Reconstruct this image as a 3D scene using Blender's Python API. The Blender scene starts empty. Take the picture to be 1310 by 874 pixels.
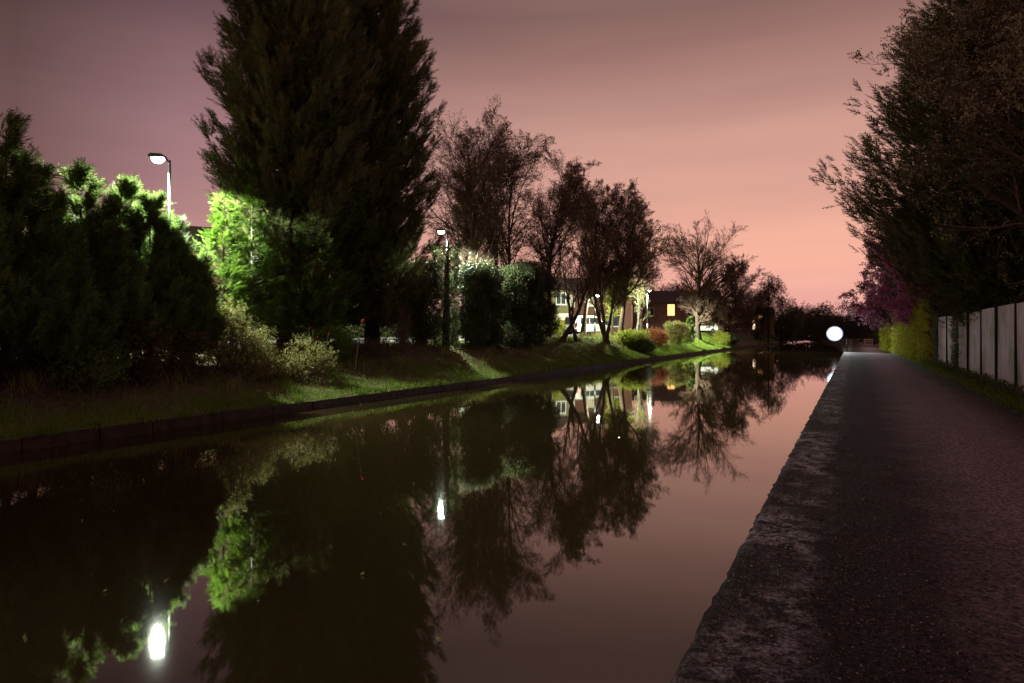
import bpy, math, random
import numpy as np
from math import radians as R_, sin, cos, pi

# ------------------------------------------------------------------ camera, sky, light
W0, H0, FPX = 1310.0, 874.0, 873.3
HOR = 427.0
CAMZ = 2.1
YAW = R_(26.59)
SA, CA = sin(YAW), cos(YAW)
sc = bpy.context.scene
col = sc.collection
cd = bpy.data.cameras.new("camera"); cam = bpy.data.objects.new("camera", cd); col.objects.link(cam)
cd.lens = 24; cd.sensor_width = 36; cd.clip_end = 3000; cd.clip_start = 0.05
cd.shift_y = -(437 - HOR) / W0
cam.location = (0, 0, CAMZ); cam.rotation_euler = (R_(90), 0, YAW)
sc.camera = cam
sc.view_settings.view_transform = 'Standard'; sc.view_settings.look = 'None'
sc.view_settings.exposure = 0; sc.view_settings.gamma = 1; sc.view_settings.use_curve_mapping = False
try:
    sc.cycles.use_denoising = True
    sc.cycles.denoiser = 'OPENIMAGEDENOISE'
    sc.cycles.max_bounces = 6; sc.cycles.diffuse_bounces = 2; sc.cycles.glossy_bounces = 3
    sc.cycles.transmission_bounces = 3; sc.cycles.volume_bounces = 0
    sc.cycles.sample_clamp_indirect = 3.0
    sc.cycles.use_adaptive_sampling = True
    sc.cycles.volume_step_rate = 5
except Exception: pass

def N(nt, t, **kw):
    n = nt.nodes.new(t)
    for k, v in kw.items():
        if k.startswith('i_'):
            n.inputs[k[2:].replace('_', ' ')].default_value = v
        else: setattr(n, k, v)
    return n
def L(nt, a, b): nt.links.new(a, b)
def ramp(nt, fac, stops, interp='LINEAR'):
    r = nt.nodes.new('ShaderNodeValToRGB'); r.color_ramp.interpolation = interp
    e = r.color_ramp.elements
    while len(e) < len(stops): e.new(0.5)
    for i, (p, c) in enumerate(stops):
        e[i].position = p; e[i].color = (*c, 1) if len(c) == 3 else c
    L(nt, fac, r.inputs[0]); return r.outputs[0]
def mathn(nt, op, a, b=None, clamp=False):
    m = nt.nodes.new('ShaderNodeMath'); m.operation = op; m.use_clamp = clamp
    for i, v in enumerate((a, b)):
        if v is None: continue
        if isinstance(v, (int, float)): m.inputs[i].default_value = v
        else: L(nt, v, m.inputs[i])
    return m.outputs[0]
def mixc(nt, fac, a, b, mode='MIX'):
    m = nt.nodes.new('ShaderNodeMix'); m.data_type = 'RGBA'; m.blend_type = mode
    for i, v in ((0, fac), (6, a), (7, b)):
        if isinstance(v, (int, float)): m.inputs[i].default_value = v
        elif isinstance(v, tuple): m.inputs[i].default_value = (*v, 1)
        else: L(nt, v, m.inputs[i])
    return m.outputs[2]

# night sky: town glow low over the end of the canal, dimmer and more purple to the sides; unseen sky overhead and behind brightened to fill the bank
w = bpy.data.worlds.new("World"); sc.world = w; w.use_nodes = True
nt = w.node_tree; bg = nt.nodes['Background']
tc = N(nt, 'ShaderNodeTexCoord'); sx = N(nt, 'ShaderNodeSeparateXYZ'); L(nt, tc.outputs['Generated'], sx.inputs[0])
elev = ramp(nt, sx.outputs[2], [(0.0, (.80,.37,.33)), (.06, (.88,.42,.35)), (.11, (.95,.47,.35)), (.20, (.72,.375,.30)),
                                (.28, (.60,.32,.265)), (.37, (.37,.195,.165)), (.42, (.25,.135,.12)), (.50, (.30,.17,.15)), (1.0, (.36,.22,.21))])
hx = mathn(nt, 'MULTIPLY', sx.outputs[0], sx.outputs[0]); hy = mathn(nt, 'MULTIPLY', sx.outputs[1], sx.outputs[1])
hl = mathn(nt, 'SQRT', mathn(nt, 'ADD', hx, hy)); ca_ = mathn(nt, 'DIVIDE', sx.outputs[1], mathn(nt, 'MAXIMUM', hl, .001))
ca_ = mathn(nt, 'ADD', mathn(nt, 'MULTIPLY', ca_, .5), .5)
az = ramp(nt, ca_, [(0.0, (.75,.75,.80)), (.45, (.60,.62,.68)), (.62, (.26,.27,.32)), (.73, (.27,.275,.32)), (.80, (.54,.55,.72)), (.90, (.76,.78,.86)), (.965, (.96,.97,.98)), (1.0, (1,1,1))])
mp = N(nt, 'ShaderNodeMapping'); L(nt, tc.outputs['Generated'], mp.inputs[0])
mp.inputs['Scale'].default_value = (1.1, 1.1, 10); mp.inputs['Rotation'].default_value = (R_(3), R_(-4), 0)
nz = N(nt, 'ShaderNodeTexNoise', i_Scale=1.9, i_Detail=4.0, i_Roughness=.55); L(nt, mp.outputs[0], nz.inputs[0])
nzc = ramp(nt, nz.outputs[0], [(.3, (.94,.925,.95)), (.7, (1.06,1.06,1.04))])
c = mixc(nt, 1.0, mixc(nt, 1.0, elev, az, 'MULTIPLY'), nzc, 'MULTIPLY')
L(nt, c, bg.inputs[0]); bg.inputs[1].default_value = 1.0

# ------------------------------------------------------------------ coordinates
rng = np.random.default_rng(7); random.seed(7)
def at(px, D):                      # ground point seen in column px at depth D
    u = (px - 655) / FPX
    return (D * (-SA + u * CA), D * (CA + u * SA))
def atX(px, X):
    u = (px - 655) / FPX; D = X / (-SA + u * CA)
    return D * (CA + u * SA), D
def zz(py, D): return CAMZ - (py - HOR) / FPX * D

EX = -.77
BY = [-30, 0, 25, 50, 80, 120, 170, 400]; BX = [-13.3, -13.35, -13.4, -14.2, -14.6, -14.6, -14.0, -26]
RY = [-30, 60, 75, 100, 140, 200, 400];   RX = [EX, EX, -.8, -1.3, -3.2, -8, -26]
def bank_x(y): return np.interp(y, BY, BX)
def edge_x(y): return np.interp(y, RY, RX)
def plateau(y): return np.interp(y, [0, 25, 85, 110], [1.55, 1.6, 2.2, 2.2])
def wob(x, y):
    return (np.sin(x * 1.7 + y * .6) * np.sin(y * .9 - x * .4) + .5 * np.sin(x * 3.1 - y * 2.3 + 1) + .4 * np.sin(x * 5.3 + y * 4.1)) * .5
def ground_z(x, y):
    x = np.asarray(x, float); y = np.asarray(y, float)
    t = bank_x(y) - x
    p = plateau(y)
    z = np.interp(t, [0, .6, 1.6, 2.6, 4.0, 5.0], [0, .10, .30, .62, .93, 1.0])
    z = .23 + z * (p - .23)
    k = np.clip(t / 1.5, 0, 1) * np.clip((7 - t) / 2, .1, 1)
    return z + wob(x, y) * .06 * k
def road_z(x, y): return plateau(y) - .06

# ------------------------------------------------------------------ mesh helpers
def mesh_np(name, V, F, mats, parent=None, midx=None, smooth=False):
    V = np.ascontiguousarray(V, np.float32).reshape(-1, 3)
    me = bpy.data.meshes.new(name)
    if not isinstance(F, list): F = [F]
    me.vertices.add(len(V)); me.vertices.foreach_set('co', V.ravel())
    nl = sum(f.size for f in F); nf = sum(len(f) for f in F)
    me.loops.add(nl); me.polygons.add(nf)
    me.loops.foreach_set('vertex_index', np.concatenate([f.ravel() for f in F]).astype(np.int32))
    tot = np.concatenate([np.full(len(f), f.shape[1]) for f in F]).astype(np.int32)
    st = np.concatenate([[0], np.cumsum(tot)[:-1]]).astype(np.int32)
    me.polygons.foreach_set('loop_start', st)
    for m in (mats if isinstance(mats, (list, tuple)) else [mats]): me.materials.append(m)
    if midx is not None: me.polygons.foreach_set('material_index', np.asarray(midx, np.int32))
    if smooth: me.polygons.foreach_set('use_smooth', np.ones(nf, bool))
    me.update(calc_edges=True); me.validate()
    o = bpy.data.objects.new(name, me); col.objects.link(o)
    if parent is not None: o.parent = parent
    return o
class MB:
    def __init__(s): s.v = []; s.f = []; s.m = []; s.n = 0
    def add(s, V, F, mi=0):
        s.v += [tuple(map(float, v)) for v in V]
        s.f += [tuple(i + s.n for i in f) for f in F]; s.m += [mi] * len(F); s.n = len(s.v)
    def box(s, x0, x1, y0, y1, z0, z1, mi=0, top=None):
        tx, ty = top or (0, 0)
        s.add([(x0,y0,z0),(x1,y0,z0),(x1,y1,z0),(x0,y1,z0),(x0+tx,y0+ty,z1),(x1-tx,y0+ty,z1),(x1-tx,y1-ty,z1),(x0+tx,y1-ty,z1)],
              [(0,3,2,1),(4,5,6,7),(0,1,5,4),(1,2,6,5),(2,3,7,6),(3,0,4,7)], mi)
    def tube(s, pts, rad, n=8, mi=0):
        pts = np.array(pts, float); rad = np.broadcast_to(rad, (len(pts),))
        V = []
        for i, p in enumerate(pts):
            t = pts[min(i+1, len(pts)-1)] - pts[max(i-1, 0)]; t /= np.linalg.norm(t) + 1e-9
            a = np.cross(t, (0.31, .95, .05) if abs(t[2]) > .8 else (0, 0, 1)); a /= np.linalg.norm(a); b = np.cross(t, a)
            for k in range(n): V.append(p + rad[i] * (a * cos(2*pi*k/n) + b * sin(2*pi*k/n)))
        F = [(i*n+k, i*n+(k+1)%n, (i+1)*n+(k+1)%n, (i+1)*n+k) for i in range(len(pts)-1) for k in range(n)]
        F += [tuple(range(n))[::-1], tuple((len(pts)-1)*n + k for k in range(n))]
        s.add(V, F, mi)
    def prism(s, prof, y0, y1, mi=0, axis='y'):      # prof: list of (a, z)
        n = len(prof)
        g = (lambda a, z, y: (a, y, z)) if axis == 'y' else (lambda a, z, y: (y, a, z))
        s.add([g(a, z, y0) for a, z in prof] + [g(a, z, y1) for a, z in prof],
              [tuple(range(n)), tuple(range(2*n-1, n-1, -1))] + [(i, i+n, (i+1)%n+n, (i+1)%n) for i in range(n)], mi)
    def build(s, name, mats, parent=None, smooth=False, bevel=0):
        me = bpy.data.meshes.new(name); me.from_pydata(s.v, [], s.f)
        for m in (mats if isinstance(mats, (list, tuple)) else [mats]): me.materials.append(m)
        me.polygons.foreach_set('material_index', s.m)
        if smooth: me.polygons.foreach_set('use_smooth', [True]*len(s.f))
        import bmesh
        bm = bmesh.new(); bm.from_mesh(me); bmesh.ops.recalc_face_normals(bm, faces=bm.faces[:]); bm.to_mesh(me); bm.free()
        me.update()
        o = bpy.data.objects.new(name, me); col.objects.link(o)
        if parent is not None: o.parent = parent
        if bevel:
            b = o.modifiers.new('bevel', 'BEVEL'); b.width = bevel; b.segments = 2; b.limit_method = 'ANGLE'
        return o
def tag(o, label=None, cat=None, group=None, kind=None):
    if label: o['label'] = label
    if cat: o['category'] = cat
    if group: o['group'] = group
    if kind: o['kind'] = kind
    return o
def empty(name, loc, label, cat, group=None, rz=0):
    o = bpy.data.objects.new(name, None); col.objects.link(o); o.location = loc; o.rotation_euler = (0, 0, rz)
    o.empty_display_size = .3
    return tag(o, label, cat, group)
def copy_tree(o, parent=None):
    c = o.copy(); col.objects.link(c)
    if parent is not None: c.parent = parent
    for ch in list(o.children): copy_tree(ch, c)
    return c

# ------------------------------------------------------------------ materials
def mat(name, colr, rough=.8, spec=.3, metal=0, var=0, vscale=3, bump=0, bscale=20, emit=None, es=0, alt=None, detail=4):
    m = bpy.data.materials.new(name); m.use_nodes = True; nt = m.node_tree; b = nt.nodes['Principled BSDF']
    b.inputs['Base Color'].default_value = (*colr, 1); b.inputs['Roughness'].default_value = rough
    b.inputs['Specular IOR Level'].default_value = spec; b.inputs['Metallic'].default_value = metal
    if var or bump or alt:
        tc = N(nt, 'ShaderNodeTexCoord')
    if var or alt:
        nz = N(nt, 'ShaderNodeTexNoise', i_Scale=vscale, i_Detail=float(detail), i_Roughness=.6); L(nt, tc.outputs['Object'], nz.inputs[0])
        a2 = alt or tuple(x * (1 - var) for x in colr)
        L(nt, ramp(nt, nz.outputs[0], [(.35, a2), (.65, colr)]), b.inputs['Base Color'])
    if bump:
        n2 = N(nt, 'ShaderNodeTexNoise', i_Scale=bscale, i_Detail=6.0, i_Roughness=.7); L(nt, tc.outputs['Object'], n2.inputs[0])
        bp = N(nt, 'ShaderNodeBump', i_Strength=bump, i_Distance=.05); L(nt, n2.outputs[0], bp.inputs['Height']); L(nt, bp.outputs[0], b.inputs['Normal'])
    if emit: b.inputs['Emission Color'].default_value = (*emit, 1); b.inputs['Emission Strength'].default_value = es
    return m
def leafmat(name, c1, c2, trans=.3, scale=1.2, rough=.6, spec=.25, c3=None):
    m = bpy.data.materials.new(name); m.use_nodes = True; nt = m.node_tree; b = nt.nodes['Principled BSDF']; out = nt.nodes['Material Output']
    geo = N(nt, 'ShaderNodeNewGeometry'); tc = N(nt, 'ShaderNodeTexCoord')
    nz = N(nt, 'ShaderNodeTexNoise', i_Scale=scale, i_Detail=3.0); L(nt, tc.outputs['Object'], nz.inputs[0])
    f = mathn(nt, 'ADD', mathn(nt, 'MULTIPLY', nz.outputs[0], .9), mathn(nt, 'MULTIPLY', geo.outputs['Random Per Island'], .5))
    st = [(.35, c1), (.85, c2)] if c3 is None else [(.35, c1), (.72, c2), (.93, c3)]
    cc = ramp(nt, f, st)
    L(nt, cc, b.inputs['Base Color']); b.inputs['Roughness'].default_value = rough; b.inputs['Specular IOR Level'].default_value = spec
    tr = N(nt, 'ShaderNodeBsdfTranslucent'); L(nt, cc, tr.inputs[0])
    mx = N(nt, 'ShaderNodeMixShader'); mx.inputs[0].default_value = trans
    L(nt, b.outputs[0], mx.inputs[1]); L(nt, tr.outputs[0], mx.inputs[2]); L(nt, mx.outputs[0], out.inputs[0])
    return m
M = dict(
    bark=mat('bark', (.10,.07,.05), .9, .2, var=.5, vscale=6, bump=.8, bscale=14),
    birch=mat('birch_bark', (.42,.40,.34), .8, .2, alt=(.10,.08,.06), vscale=5, bump=.4),
    twig=mat('twig', (.13,.095,.07), .9, .1),
    twigred=mat('twig_red', (.075,.045,.034), .9, .1),
    conifer=leafmat('conifer_leaf', (.030,.048,.014), (.090,.115,.030), .12, .9, c3=(.15,.12,.05)),
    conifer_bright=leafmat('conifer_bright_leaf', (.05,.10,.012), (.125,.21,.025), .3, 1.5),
    conifer_hedge=leafmat('conifer_hedge_leaf', (.035,.06,.018), (.14,.20,.05), .45, 1.3),
    privet=leafmat('hedge_leaf', (.030,.050,.014), (.085,.115,.030), .2, 1.6, c3=(.14,.14,.05)),
    ivy=leafmat('ivy_leaf', (.045,.075,.025), (.14,.18,.07), .2, 2.5, rough=.35, spec=.5),
    yellowhedge=leafmat('yellow_hedge_leaf', (.13,.16,.015), (.42,.43,.03), .3, .9),
    olive=leafmat('olive_leaf', (.11,.105,.035), (.26,.24,.08), .35, 2),
    darkivy=leafmat('dark_ivy_leaf', (.022,.032,.012), (.055,.070,.025), .12, 1.4, rough=.45, c3=(.10,.10,.04)),
    paleleaf=leafmat('pale_new_leaf', (.15,.145,.075), (.38,.36,.19), .3, 2),
    brownleaf=leafmat('brown_leaf', (.055,.038,.02), (.11,.075,.035), .25, 2),
    birchleaf=leafmat('birch_leaf', (.10,.07,.04), (.24,.165,.08), .3, 1),
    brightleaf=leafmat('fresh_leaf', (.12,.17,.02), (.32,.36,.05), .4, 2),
    redleaf=leafmat('red_leaf', (.16,.04,.025), (.32,.11,.05), .3, 2),
    blossom=leafmat('blossom', (.12,.04,.07), (.72,.26,.46), .3, 1.1),
    purpleleaf=leafmat('purple_leaf', (.05,.018,.03), (.16,.06,.10), .3, 1.1),
    redflower=mat('red_flower', (.7,.03,.02), .5),
    farleaf=leafmat('far_leaf', (.018,.022,.012), (.04,.045,.02), .1, .6),
    grass=leafmat('grass_blade', (.06,.12,.012), (.15,.26,.018), .35, .9, c3=(.20,.19,.07)),
    metal=mat('galvanised_metal', (.055,.07,.065), .6, .3, .3, var=.2),
    darkmetal=mat('dark_metal', (.04,.045,.05), .5, .5, .5),
    lens=mat('lamp_lens', (.9,.95,.95), .2, emit=(.92,1,.93), es=22),
    flood=mat('flood_lens_glare', (.9,.95,1), .2, emit=(.86,.95,1), es=90), bowl=mat('reflector_bowl', (.05,.05,.055), .5),
    brick=mat('brick', (.30,.15,.09), .9, .2, var=.35, vscale=8),
    brickdk=mat('dark_cladding', (.14,.07,.05), .8, .2, var=.3),
    render=mat('painted_render', (.11,.10,.05), .9, .2, var=.15),
    whitep=mat('white_paint', (.5,.5,.48), .5, .4),
    roof=mat('roof_tile', (.07,.05,.045), .8, .2, var=.4, vscale=12, bump=.4),
    glass=mat('window_glass', (.03,.035,.04), .08, .6),
    litwin=mat('lit_window', (.6,.4,.2), .5, emit=(1,.52,.16), es=2.6),
    litdim=mat('dim_curtained_window', (.5,.45,.35), .6, emit=(1,.85,.6), es=.10),
    litdoor=mat('lit_porch', (.6,.5,.4), .5, emit=(1,.75,.5), es=3.5),
    carw=mat('white_car_paint', (.72,.73,.74), .25, .6),
    carr=mat('dark_red_car_paint', (.2,.02,.02), .25, .6),
    tyre=mat('tyre_rubber', (.02,.02,.02), .8, .2),
    tail=mat('tail_light', (.5,.01,.01), .3, .5),
    plate=mat('yellow_plate', (.75,.6,.06), .4, .4),
    black=mat('black_trim', (.015,.015,.015), .5, .4),
    fencepost=mat('dark_fence_post', (.03,.028,.03), .95, .03),
    trunkdark=mat('dark_trunk', (.055,.04,.03), .95, .1, var=.5, vscale=5, bump=1, bscale=9),
)

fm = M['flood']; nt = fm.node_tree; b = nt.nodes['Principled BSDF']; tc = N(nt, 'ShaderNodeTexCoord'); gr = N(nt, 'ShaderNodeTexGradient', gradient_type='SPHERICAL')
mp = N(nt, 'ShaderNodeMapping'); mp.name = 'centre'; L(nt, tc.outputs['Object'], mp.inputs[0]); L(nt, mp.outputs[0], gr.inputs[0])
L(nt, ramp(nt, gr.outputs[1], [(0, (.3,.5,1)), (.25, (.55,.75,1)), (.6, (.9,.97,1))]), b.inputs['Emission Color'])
L(nt, mathn(nt, 'MULTIPLY', mathn(nt, 'POWER', gr.outputs[1], 2.6), 150), b.inputs['Emission Strength'])  # glare painted into the emission: bright core fading to a bluish rim
# ------------------------------------------------------------------ setting
def grid(name, xs, ys, zf, m, kind='structure', xoff=None):
    X, Y = np.meshgrid(xs, ys)
    if xoff is not None: X = X + xoff(Y)
    Z = zf(X, Y); n, k = X.shape
    V = np.stack([X, Y, Z], -1).reshape(-1, 3)
    i = np.arange(n - 1)[:, None] * k + np.arange(k - 1)[None]; i = i.ravel()
    F = np.stack([i, i + 1, i + 1 + k, i + k], 1)
    o = mesh_np(name, V, F, m, smooth=True); o['kind'] = kind
    return o

# water
m = bpy.data.materials.new('canal_water'); m.use_nodes = True; nt = m.node_tree; nt.nodes.remove(nt.nodes['Principled BSDF']); out = nt.nodes['Material Output']
tc = N(nt, 'ShaderNodeTexCoord')
n1 = N(nt, 'ShaderNodeTexNoise', i_Scale=1.3, i_Detail=3.0); mp = N(nt, 'ShaderNodeMapping'); mp.inputs['Scale'].default_value = (1, .5, 1)
L(nt, tc.outputs['Object'], mp.inputs[0]); L(nt, mp.outputs[0], n1.inputs[0])
bp = N(nt, 'ShaderNodeBump', i_Strength=.012, i_Distance=.1); L(nt, n1.outputs[0], bp.inputs['Height'])
df = N(nt, 'ShaderNodeBsdfDiffuse'); df.inputs[0].default_value = (.026,.018,.007,1)
gl = N(nt, 'ShaderNodeBsdfGlossy'); gl.inputs[0].default_value = (.97,.94,.92,1); gl.inputs['Roughness'].default_value = .024; L(nt, bp.outputs[0], gl.inputs['Normal'])
fr = N(nt, 'ShaderNodeFresnel', i_IOR=1.88)
mx = N(nt, 'ShaderNodeMixShader'); L(nt, fr.outputs[0], mx.inputs[0]); L(nt, df.outputs[0], mx.inputs[1]); L(nt, gl.outputs[0], mx.inputs[2]); L(nt, mx.outputs[0], out.inputs[0])
mwater = m
wys = np.array([-30, 0, 25, 50, 60, 75, 100, 140, 200, 400.])
V = []
for y in wys: V += [(float(bank_x(y)) - .15, y, 0), (float(edge_x(y)) + .15, y, 0)]
F = np.array([(2*i, 2*i+1, 2*i+3, 2*i+2) for i in range(len(wys)-1)])
tag(mesh_np('water', V, F, mwater), kind='structure')

# left bank ground
m = bpy.data.materials.new('bank_earth'); m.use_nodes = True; nt = m.node_tree; b = nt.nodes['Principled BSDF']
tc = N(nt, 'ShaderNodeTexCoord'); n1 = N(nt, 'ShaderNodeTexNoise', i_Scale=.55, i_Detail=6.0, i_Roughness=.65); L(nt, tc.outputs['Object'], n1.inputs[0])
n2 = N(nt, 'ShaderNodeTexNoise', i_Scale=9.0, i_Detail=5.0, i_Roughness=.7); L(nt, tc.outputs['Object'], n2.inputs[0])
gc = ramp(nt, n2.outputs[0], [(.3, (.05,.07,.018)), (.7, (.11,.15,.025))]); ec = ramp(nt, n2.outputs[0], [(.3, (.06,.042,.032)), (.7, (.17,.12,.095))])
L(nt, mixc(nt, ramp(nt, n1.outputs[0], [(.42, (0,0,0)), (.56, (1,1,1))]), gc, ec), b.inputs['Base Color']); b.inputs['Roughness'].default_value = .95; b.inputs['Specular IOR Level'].default_value = .1
bp = N(nt, 'ShaderNodeBump', i_Strength=.8, i_Distance=.06); L(nt, n2.outputs[0], bp.inputs['Height']); L(nt, bp.outputs[0], b.inputs['Normal'])
mearth = m
xs = -np.concatenate([np.linspace(0, 6, 40), [6.5, 7.5, 10, 14, 25, 60, 150, 330]])
ys = np.concatenate([np.linspace(-30, 110, 281), np.linspace(114, 400, 30), [440]])
grid('bank_ground', xs, ys, ground_z, mearth, xoff=bank_x)
# road & pavement on the far bank
masph = mat('asphalt', (.06,.058,.055), .85, .3, var=.3, vscale=2, bump=.3, bscale=40)
mpave = mat('pavement', (.26,.25,.23), .85, .3, var=.25, vscale=4, bump=.2)
ys2 = np.linspace(-25, 140, 60)
grid('road', np.linspace(-5.7, 0, 4), ys2, lambda x, y: plateau(y) + .03, masph, xoff=lambda y: bank_x(y) - 7.6)
grid('far_pavement', np.linspace(-2.2, 0, 3), ys2, lambda x, y: plateau(y) + .13, mpave, xoff=lambda y: bank_x(y) - 13.5)
g = MB()
for i in range(len(ys2) - 1):
    for off in (7.45, 13.3):
        a, b2 = ys2[i], ys2[i+1]; xa = float(bank_x(a)) - off; xb = float(bank_x(b2)) - off; za = float(plateau(a)); zb = float(plateau(b2))
        g.add([(xa,a,za),(xa-.15,a,za),(xa-.15,a,za+.14),(xa,a,za+.14),(xb,b2,zb),(xb-.15,b2,zb),(xb-.15,b2,zb+.14),(xb,b2,zb+.14)],
              [(0,1,5,4),(1,2,6,5),(2,3,7,6),(3,0,4,7)])
tag(g.build('kerb', mpave), kind='structure')

# left bank edging wall
m = mat('bank_stone', (.06,.038,.03), .85, .3, var=.6, vscale=5, bump=.9, bscale=11); mstone = m
g = MB(); y = -12.0
while y < 170:
    ln = random.uniform(1.1, 1.9) if y < 80 else 4
    a, b2 = y + .012, y + ln - .012
    xa, xb = float(bank_x(a)) + random.uniform(-.012, .012), float(bank_x(b2)) + random.uniform(-.012, .012)
    zt = .24 + random.uniform(-.012, .012)
    g.add([(xa+.02,a,-.4),(xa-.32,a,-.4),(xa-.32,a,zt),(xa,a,zt),(xb+.02,b2,-.4),(xb-.32,b2,-.4),(xb-.32,b2,zt),(xb,b2,zt)],
          [(0,1,5,4),(1,2,6,5),(2,3,7,6),(3,0,4,7),(0,3,2,1),(4,5,6,7)])
    y += ln
tag(g.build('canal_edging', mstone, bevel=.012), kind='structure')

# towpath
m = bpy.data.materials.new('towpath_dirt'); m.use_nodes = True; nt = m.node_tree; b = nt.nodes['Principled BSDF']
tc = N(nt, 'ShaderNodeTexCoord'); sp = N(nt, 'ShaderNodeSeparateXYZ'); L(nt, tc.outputs['Object'], sp.inputs[0])
na = N(nt, 'ShaderNodeTexNoise', i_Scale=1.1, i_Detail=5.0, i_Roughness=.65); L(nt, tc.outputs['Object'], na.inputs[0])
nb = N(nt, 'ShaderNodeTexNoise', i_Scale=34.0, i_Detail=6.0, i_Roughness=.8); L(nt, tc.outputs['Object'], nb.inputs[0])
ncn = N(nt, 'ShaderNodeTexNoise', i_Scale=7.0, i_Detail=7.0, i_Roughness=.75); L(nt, tc.outputs['Object'], ncn.inputs[0])
xw = mathn(nt, 'ADD', sp.outputs[0], mathn(nt, 'MULTIPLY', mathn(nt, 'SUBTRACT', na.outputs[0], .5), .9))
fine = ramp(nt, nb.outputs[0], [(.38, (.03,.03,.03)), (.5, (.7,.7,.7)), (.60, (1.3,1.3,1.3)), (.72, (3.2,3.1,3.1))])
track = ramp(nt, mathn(nt, 'MULTIPLY', mathn(nt, 'ADD', xw, 1), .25), [(.0, (.030,.018,.021)), (.12, (.034,.021,.024)), (.24, (.034,.019,.022)), (.36, (.046,.026,.030)), (.56, (.25,.155,.18)), (.75, (.25,.158,.185)), (.9, (.09,.062,.05)), (.99, (.04,.04,.02))])
pale = mathn(nt, 'MULTIPLY', ramp(nt, mathn(nt, 'MULTIPLY', mathn(nt, 'ADD', xw, 1), .5), [(.08, (0,)*3), (.20, (1,)*3), (.36, (1,)*3), (.44, (0,)*3)]),
             ramp(nt, ncn.outputs[0], [(.44, (0,)*3), (.56, (1,)*3)]))
pale = mathn(nt, 'MULTIPLY', pale, ramp(nt, na.outputs[0], [(.42, (.1,)*3), (.58, (1,)*3)]))
c1 = mixc(nt, pale, track, (.34,.27,.31))
L(nt, mixc(nt, 1.0, c1, fine, 'MULTIPLY'), b.inputs['Base Color']); b.inputs['Roughness'].default_value = .9; b.inputs['Specular IOR Level'].default_value = .08
h = mathn(nt, 'ADD', mathn(nt, 'MULTIPLY', nb.outputs[0], .35), ncn.outputs[0])
bp = N(nt, 'ShaderNodeBump', i_Strength=.9, i_Distance=.02); L(nt, h, bp.inputs['Height']); L(nt, bp.outputs[0], b.inputs['Normal'])
mpath = m
PZ = .5
def path_z(x, y):
    t = x - edge_x(y)
    return PZ + np.interp(t, [0, .04, .5, 2, 4], [-.03, -.005, 0, .02, .02]) + .008 * wob(x * 3, y * 3)
xs = np.concatenate([[0, .02, .05], np.linspace(.1, 4.4, 44)])
ysp = np.concatenate([np.linspace(-6, 14, 160), np.linspace(14.3, 60, 120), np.linspace(62, 400, 60)])
def edge_rag(y): return edge_x(y) + .012 * np.sin(y * 9.1) * np.sin(y * 3.7) + .008 * np.sin(y * 23)
grid('towpath', xs, ysp, path_z, mpath, xoff=edge_rag)
xs = np.concatenate([[4.4, 4.6, 5, 6, 8, 12, 20, 50, 150, 330]])
grid('field_ground', xs, np.concatenate([np.linspace(-30, 400, 80), [440]]), lambda x, y: PZ + .02 + np.clip(x - edge_x(y) - 4.4, 0, 3) * .12, mearth, xoff=edge_x)
g = MB(); y = -6.0
while y < 60:
    ln = random.uniform(.9, 1.5); a, b2 = y + .006, y + ln - .006
    g.box(EX + .035 + random.uniform(-.01, .01), EX + .40, a, b2, -.5, PZ - .035)
    y += ln
for y0, y1 in zip(RY[1:-1], RY[2:]):
    a, b2 = float(edge_x(y0)), float(edge_x(y1))
    g.add([(a+.03,y0,-.5),(a+.4,y0,-.5),(a+.4,y0,PZ-.035),(a+.03,y0,PZ-.035),(b2+.03,y1,-.5),(b2+.4,y1,-.5),(b2+.4,y1,PZ-.035),(b2+.03,y1,PZ-.035)],
          [(0,1,5,4),(1,2,6,5),(2,3,7,6),(3,0,4,7)])
tag(g.build('towpath_coping', mstone), kind='structure')

# ------------------------------------------------------------------ foliage machinery
def basis(d, roll, r=rng):
    d = d / (np.linalg.norm(d, axis=1, keepdims=True) + 1e-9)
    up = np.where(np.abs(d[:, 2:3]) > .93, np.array([[1., 0, 0]]), np.array([[0, 0, 1.]]))
    s = np.cross(up, d); s /= np.linalg.norm(s, axis=1, keepdims=True) + 1e-9
    n = np.cross(d, s)
    c, q = np.cos(roll)[:, None], np.sin(roll)[:, None]
    return d, c * s + q * n, -q * s + c * n
def stamp(T, pos, d, roll, size):     # T (t,3,3) triangles with +x as length
    a, b, c = basis(d, roll)
    Mx = np.stack([a, b, c], 2) * np.asarray(size).reshape(-1, 1, 1)       # columns
    V = np.einsum('nij,tkj->ntki', Mx, T) + pos[:, None, None, :]
    return V.reshape(-1, 3)
def tri_faces(n): return np.arange(n).reshape(-1, 3)
def frond_T(n=8, w=.045, seed=1, droop=.15):
    r = np.random.default_rng(seed); T = []
    T.append([(0, -.02, 0), (0, .02, 0), (1, 0, -.05)])
    for i in range(n):
        x = .12 + .8 * i / n; ln = .42 * (1 - x * .75) * r.uniform(.8, 1.2)
        for s in (-1, 1):
            x0 = x + r.uniform(-.03, .03); ang = r.uniform(.55, .9); z = r.uniform(-.12, .12)
            tip = (x0 + ln * cos(ang), s * ln * sin(ang), z * ln * 3 - droop * ln)
            T.append([(x0 - w, 0, 0), (x0 + w, 0, 0), tip])
            mx_, my = x0 + .5 * ln * cos(ang), s * .5 * ln * sin(ang)
            T.append([(mx_ - w * .6, my, tip[2] * .5), (mx_ + w * .6, my, tip[2] * .5), (mx_ + .5 * ln * cos(ang * .25), my + s * .38 * ln * sin(ang * .25), tip[2] * .8 + .04)])
    return np.array(T)
FR = [frond_T(8, .04, i) for i in range(3)]
FRS = [frond_T(5, .06, i + 5) for i in range(3)]
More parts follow.
